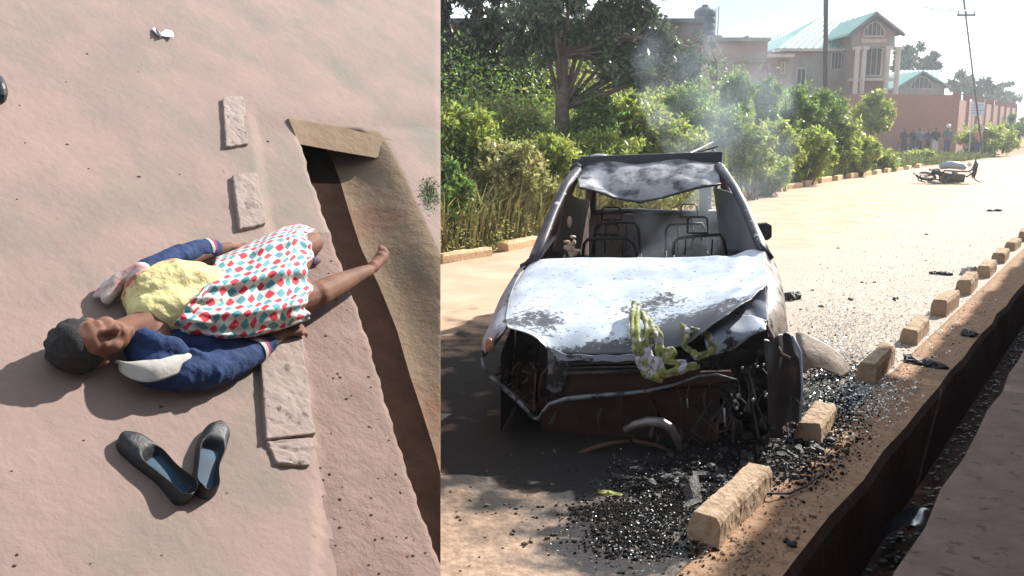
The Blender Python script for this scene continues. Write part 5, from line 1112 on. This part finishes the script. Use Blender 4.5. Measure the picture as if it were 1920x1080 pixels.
rubble('rubble', 'charred rubble and soot heaped around the front of the wreck', [(1400, 850, 80, 22), (1520, 830, 40, 20), (1300, 900, 60, 18), (1250, 935, 60, 20), (1180, 965, 60, 10), (1550, 760, 45, 25), (1200, 1010, 60, 22), (1440, 880, 60, 22), (1560, 700, 40, 14)], 14000, M('matt_black_ash', (.010, .009, .009), (.022, .019, .018), 30, .85, .6, 60, (.08, .06, .05), 14, (.66, .74), spec=.06), .0025, .010)
rubble('rubble', 'brown grit and glass on the verge beside the drain', [(1500, 960, 60, 50), (1620, 800, 45, 50), (1700, 690, 40, 45), (1800, 590, 40, 40), (1400, 1040, 50, 25)], 1500, M('verge_grit', (.16, .10, .07), (.30, .22, .16), 30), .002, .007)
rubble('rubble', 'small dark crumbs scattered over the road', [(1650, 580, 100, 45), (1700, 480, 110, 50), (1560, 620, 60, 30), (950, 930, 70, 60), (1100, 1000, 120, 40), (1700, 640, 60, 40), (1560, 950, 70, 60)], 420, M('brown_crumb', (.10, .07, .05)), .004, .012)
b = MB()
for k in range(1600):
    s_ = random.uniform(3, 14); w_ = random.uniform(TL + .06, TR - .03); q = random.uniform(.003, .02) * random.choice([.5, 1, 1]); p = road(s_, w_, -TD + .03); b.ell(p, (q * random.uniform(.7, 2), q, q * .6), None, 6, 4)
o = b.build('drain_rubbish', M('wet_black_rubbish', (.012, .013, .018), (.05, .05, .055), 20, .25, .6, 40, spec=.7)); tag(o, kind='stuff'); o['label'] = 'wet black rubbish in the drain'
b = MB(); b.grid([[road(4.85 + y * .16, -.80 + x * .15, -TD + .05) + np.array([0, 0, .22 - .12 * abs(x) + .03 * math.sin(x * 5 + y * 4)]) for x in (-1, -.5, 0, .5, 1)] for y in (-1, -.5, 0, .5, 1)]); o = b.build('plastic_bag', M('dark_wet_plastic', (.02, .022, .03), rough=.2, spec=.8), None, True); mod(o, 'SOLIDIFY', thickness=.004); mod(o, 'SUBSURF', levels=2, render_levels=2); tag(o, 'dark shiny plastic bag caught in the drain', 'bag')
b = MB(); pts = [(1432, 934), (1450, 936), (1480, 930), (1510, 918), (1535, 903), (1546, 888)]; b.tube([G(x, y) + (0, 0, .02 + .01 * math.sin(i * 2)) for i, (x, y) in enumerate(pts)], .006, 6); o = b.build('wire', m_deb, None, True); tag(o, 'black curved wire on the dirt behind the large kerb stone', 'wire')
b = MB(); b.grid([[G(x, y) + (0, 0, z) for x, y, z in r] for r in [[(1285, 944, .01), (1290, 930, .08), (1306, 920, .10)], [(1282, 952, .01), (1300, 946, .03), (1312, 940, .05)], [(1278, 958, .0), (1298, 952, .01), (1316, 944, .01)]]]); o = b.build('metal_scrap', m_deb); mod(o, 'SOLIDIFY', thickness=.006); tag(o, 'folded black metal scrap with a bright edge beside the large kerb stone', 'scrap')
# broken glass: countless small cubes
def shards(n, spots, sz, m, label, zoff=.004):
    V = []
    for k in range(n):
        cx_, cy_, sx_, sy_ = random.choice(spots); p = G(random.gauss(cx_, sx_), min(1079, random.gauss(cy_, sy_))); s_, w_ = sw(p)
        if w_ > -1.05 : continue
        z = zr(p[0], p[1]) + zoff; a_ = rng.normal(0, 1, 3); a_[2] *= .45; a_ /= np.linalg.norm(a_); c_ = np.cross(a_, rng.normal(0, 1, 3)); c_ /= np.linalg.norm(c_); q = sz * random.uniform(.5, 1.4); o_ = np.array([p[0], p[1], z + q * .5])
        V += [o_ - a_ * q, o_ + c_ * q * .7, o_ + a_ * q, o_ - c_ * q * .7]
    o = quads('glass_shards', V, m); tag(o, kind='stuff'); o['label'] = label
rubble('rubble', 'larger burnt lumps under the front of the wreck', [(1400, 860, 70, 16), (1500, 835, 40, 18), (1290, 905, 40, 14)], 160, m_deb, .012, .035)
m_gl = bpy.data.materials.new('broken_glass'); m_gl.use_nodes = True; g_ = m_gl.node_tree.nodes['Principled BSDF']; g_.inputs['Base Color'].default_value = (.70, .74, .70, 1); g_.inputs['Roughness'].default_value = .18; g_.inputs['Specular IOR Level'].default_value = 1.0; g_.inputs['Metallic'].default_value = .35
shards(9000, [(1600, 630, 70, 26), (1570, 670, 50, 25), (1660, 590, 80, 35), (1720, 520, 90, 50), (1560, 600, 50, 30), (1640, 740, 40, 25), (1550, 760, 50, 30)], .0075, m_gl, 'crushed window glass glittering on the road right of the wreck')
shards(1100, [(1220, 960, 60, 30), (1260, 1000, 60, 30), (1180, 1020, 60, 30), (1300, 900, 80, 20), (1450, 860, 70, 25)], .0045, m_gl, 'glass crumbs in the wet soot in front of the wreck', .012)
# ================================================================= motorcycle lying on the road
mo = G(1776, 346); mt = thing('motorcycle', 'dark motorcycle lying on its side across the sunlit road', 'motorcycle', mo)
def m_(px, py, dy=0.): return P(px, py, mo[1] + dy)
def wheel(cx_, cy_, r_, tilt, nm='wheel'):
    c = m_(cx_, cy_); ax_ = np.array([1, 0, .0]); az = np.array([0, math.cos(tilt), math.sin(tilt)]); b = MB(); b.tube([c + r_ * (math.cos(q) * ax_ + math.sin(q) * az) for q in np.linspace(0, 6.283, 28)], .045, 8, cap=False)
    w0 = b.build(nm, m_dark, mt, True); b = MB(); b.tube([c + r_ * .82 * (math.cos(q) * ax_ + math.sin(q) * az) for q in np.linspace(0, 6.283, 28)], .015, 6, cap=False)
    for k in range(10): q = k * .628; b.tube([c, c + r_ * .82 * (math.cos(q) * ax_ + math.sin(q) * az)], .006, 4)
    b.ell(c, (.05, .05, .05)); mk('rim', b.V, b.F, m_trim, w0)
wheel(1736, 330, .27, .35); c = m_(1828, 318)
b = MB(); b.tube([c + .24 * (math.cos(q) * np.array([.35, .93, 0]) + math.sin(q) * np.array([.15, 0, .99])) for q in np.linspace(0, 6.283, 28)], .045, 8, cap=False); w0 = b.build('wheel', m_dark, mt, True)
b = MB()
for k in range(10): q = k * .628; b.tube([c, c + .2 * (math.cos(q) * np.array([.35, .93, 0]) + math.sin(q) * np.array([.15, 0, .99]))], .006, 4)
mk('rim', b.V, b.F, m_trim, w0)
b = MB(); b.tube([m_(1764, 312, .1), m_(1780, 309, .1), m_(1800, 311, .1), m_(1809, 316, .1)], [.13, .17, .16, .09], 12, flat=.75); b.build('fuel_tank', M('blue_grey_paint', (.30, .36, .42), rough=.3, spec=.6), mt, True)
b = MB(); b.tube([m_(1748, 322), m_(1765, 326), m_(1785, 330), m_(1808, 334)], [.08, .11, .10, .05], 10, flat=.6); b.build('seat', c_dk, mt, True)
b = MB(); b.box(m_(1768, 342, -.15), m_(1800, 326, .15), jit=.015); b.tube([m_(1776, 336, -.2), m_(1792, 330, -.25)], .09, 12)
for k in range(5): b.tube([m_(1774 + k * 4, 338, -.12), m_(1774 + k * 4, 338, -.2)], .07, 10)
b.build('engine', M('cast_metal', (.06, .055, .055), (.16, .15, .14), 8, .4, metal=.5), mt)
b = MB()
for A, Bq in (((1736, 330), (1770, 322)), ((1736, 334), (1780, 340)), ((1780, 340), (1812, 330)), ((1770, 320), (1815, 322)), ((1815, 322), (1826, 316)), ((1812, 332), (1828, 322))): b.tube([m_(*A), m_(*Bq)], .025, 6)
b.build('frame', m_dark, mt); b = MB().tube([m_(1830, 298), m_(1826, 310), m_(1818, 322), m_(1830, 338), m_(1838, 342)], .018, 6); b.ell(m_(1828, 345), (.05, .05, .035)); b.build('handlebar', m_dark, mt, True)
MB().tube([m_(1738, 340), m_(1760, 343, -.1), m_(1790, 344, -.15)], [.045, .04, .02], 8).build('exhaust', M('chrome', (.5, .5, .5), rough=.2, metal=.9), mt, True)
MB().ell(m_(1818, 308), (.07, .09, .08), None, 12, 8).build('headlight', M('lamp_glass', (.7, .72, .75), rough=.15), mt, True); MB().ell(m_(1744, 318), (.035, .05, .04)).build('tail_light', M('red_lens', (.45, .03, .03), rough=.3), mt, True)
b = MB(); b.tube([m_(1712, 325), m_(1720, 328), m_(1722, 338), m_(1735, 342)], .02, 6); b.tube([m_(1726, 328), m_(1728, 340)], .02, 6); b.build('rear_rack', m_dark, mt, True)
b = MB().ell(m_(1755, 320, .05), (.14, .1, .08)); b.ell(m_(1790, 324, -.1), (.1, .06, .05)); b.build('side_cover', M('pale_cover', (.4, .42, .42), (.1, .1, .1), 6), mt, True)
# ---------------------------------------------------------------- smoke
def volume(name, label, dens, col, fac_noise=None, an=.35):
    m = bpy.data.materials.new(name); m.use_nodes = True; n = m.node_tree.nodes; n.remove(n['Principled BSDF']); pv = n.new('ShaderNodeVolumePrincipled'); pv.inputs['Color'].default_value = (*col, 1); pv.inputs['Density'].default_value = dens; pv.inputs['Anisotropy'].default_value = an
    m.node_tree.links.new(pv.outputs[0], n['Material Output'].inputs['Volume'])
    if fac_noise:
        t = n.new('ShaderNodeTexCoord'); q = n.new('ShaderNodeTexNoise'); q.inputs['Scale'].default_value = fac_noise; q.inputs['Detail'].default_value = 4; m.node_tree.links.new(t.outputs['Object'], q.inputs[0])
        r = n.new('ShaderNodeMapRange'); r.inputs[1].default_value = .45; r.inputs[2].default_value = .75; r.inputs[3].default_value = 0; r.inputs[4].default_value = dens * 2; m.node_tree.links.new(q.outputs[0], r.inputs[0]); m.node_tree.links.new(r.outputs[0], pv.inputs['Density'])
    return m
m_smoke = volume('smoke', '', .19, (.75, .87, .98), 2.6)
b = MB().ell(Wc(.22, 2.7, .98), (.50, 1.15, .36), (CX, CY, np.array([0, 0, 1.])), 16, 10); o = b.build('smoke', m_smoke); tag(o, kind='stuff'); o['label'] = 'thin smoke inside the burnt cabin'
b = MB(); b.tube([L(1370, 470, 2.6), L(1365, 420, 2.7), L(1372, 370, 2.9), L(1385, 320, 3.2), L(1375, 260, 3.5), L(1350, 190, 3.9), L(1335, 120, 4.4)], [.22, .36, .42, .48, .6, .75, .8], 14)
o = b.build('smoke', m_smoke); tag(o, kind='stuff'); o['label'] = 'thin bluish smoke rising from the wreck'
HAZE = True
if HAZE:
    hz_ = MB().box((-700, -400, -1), (500, 800, 26)).build('haze', volume('haze', '', .0013, (.86, .93, 1.0), None, .5)); tag(hz_, kind='stuff'); hz_['label'] = 'pale haze over the far trees and houses'
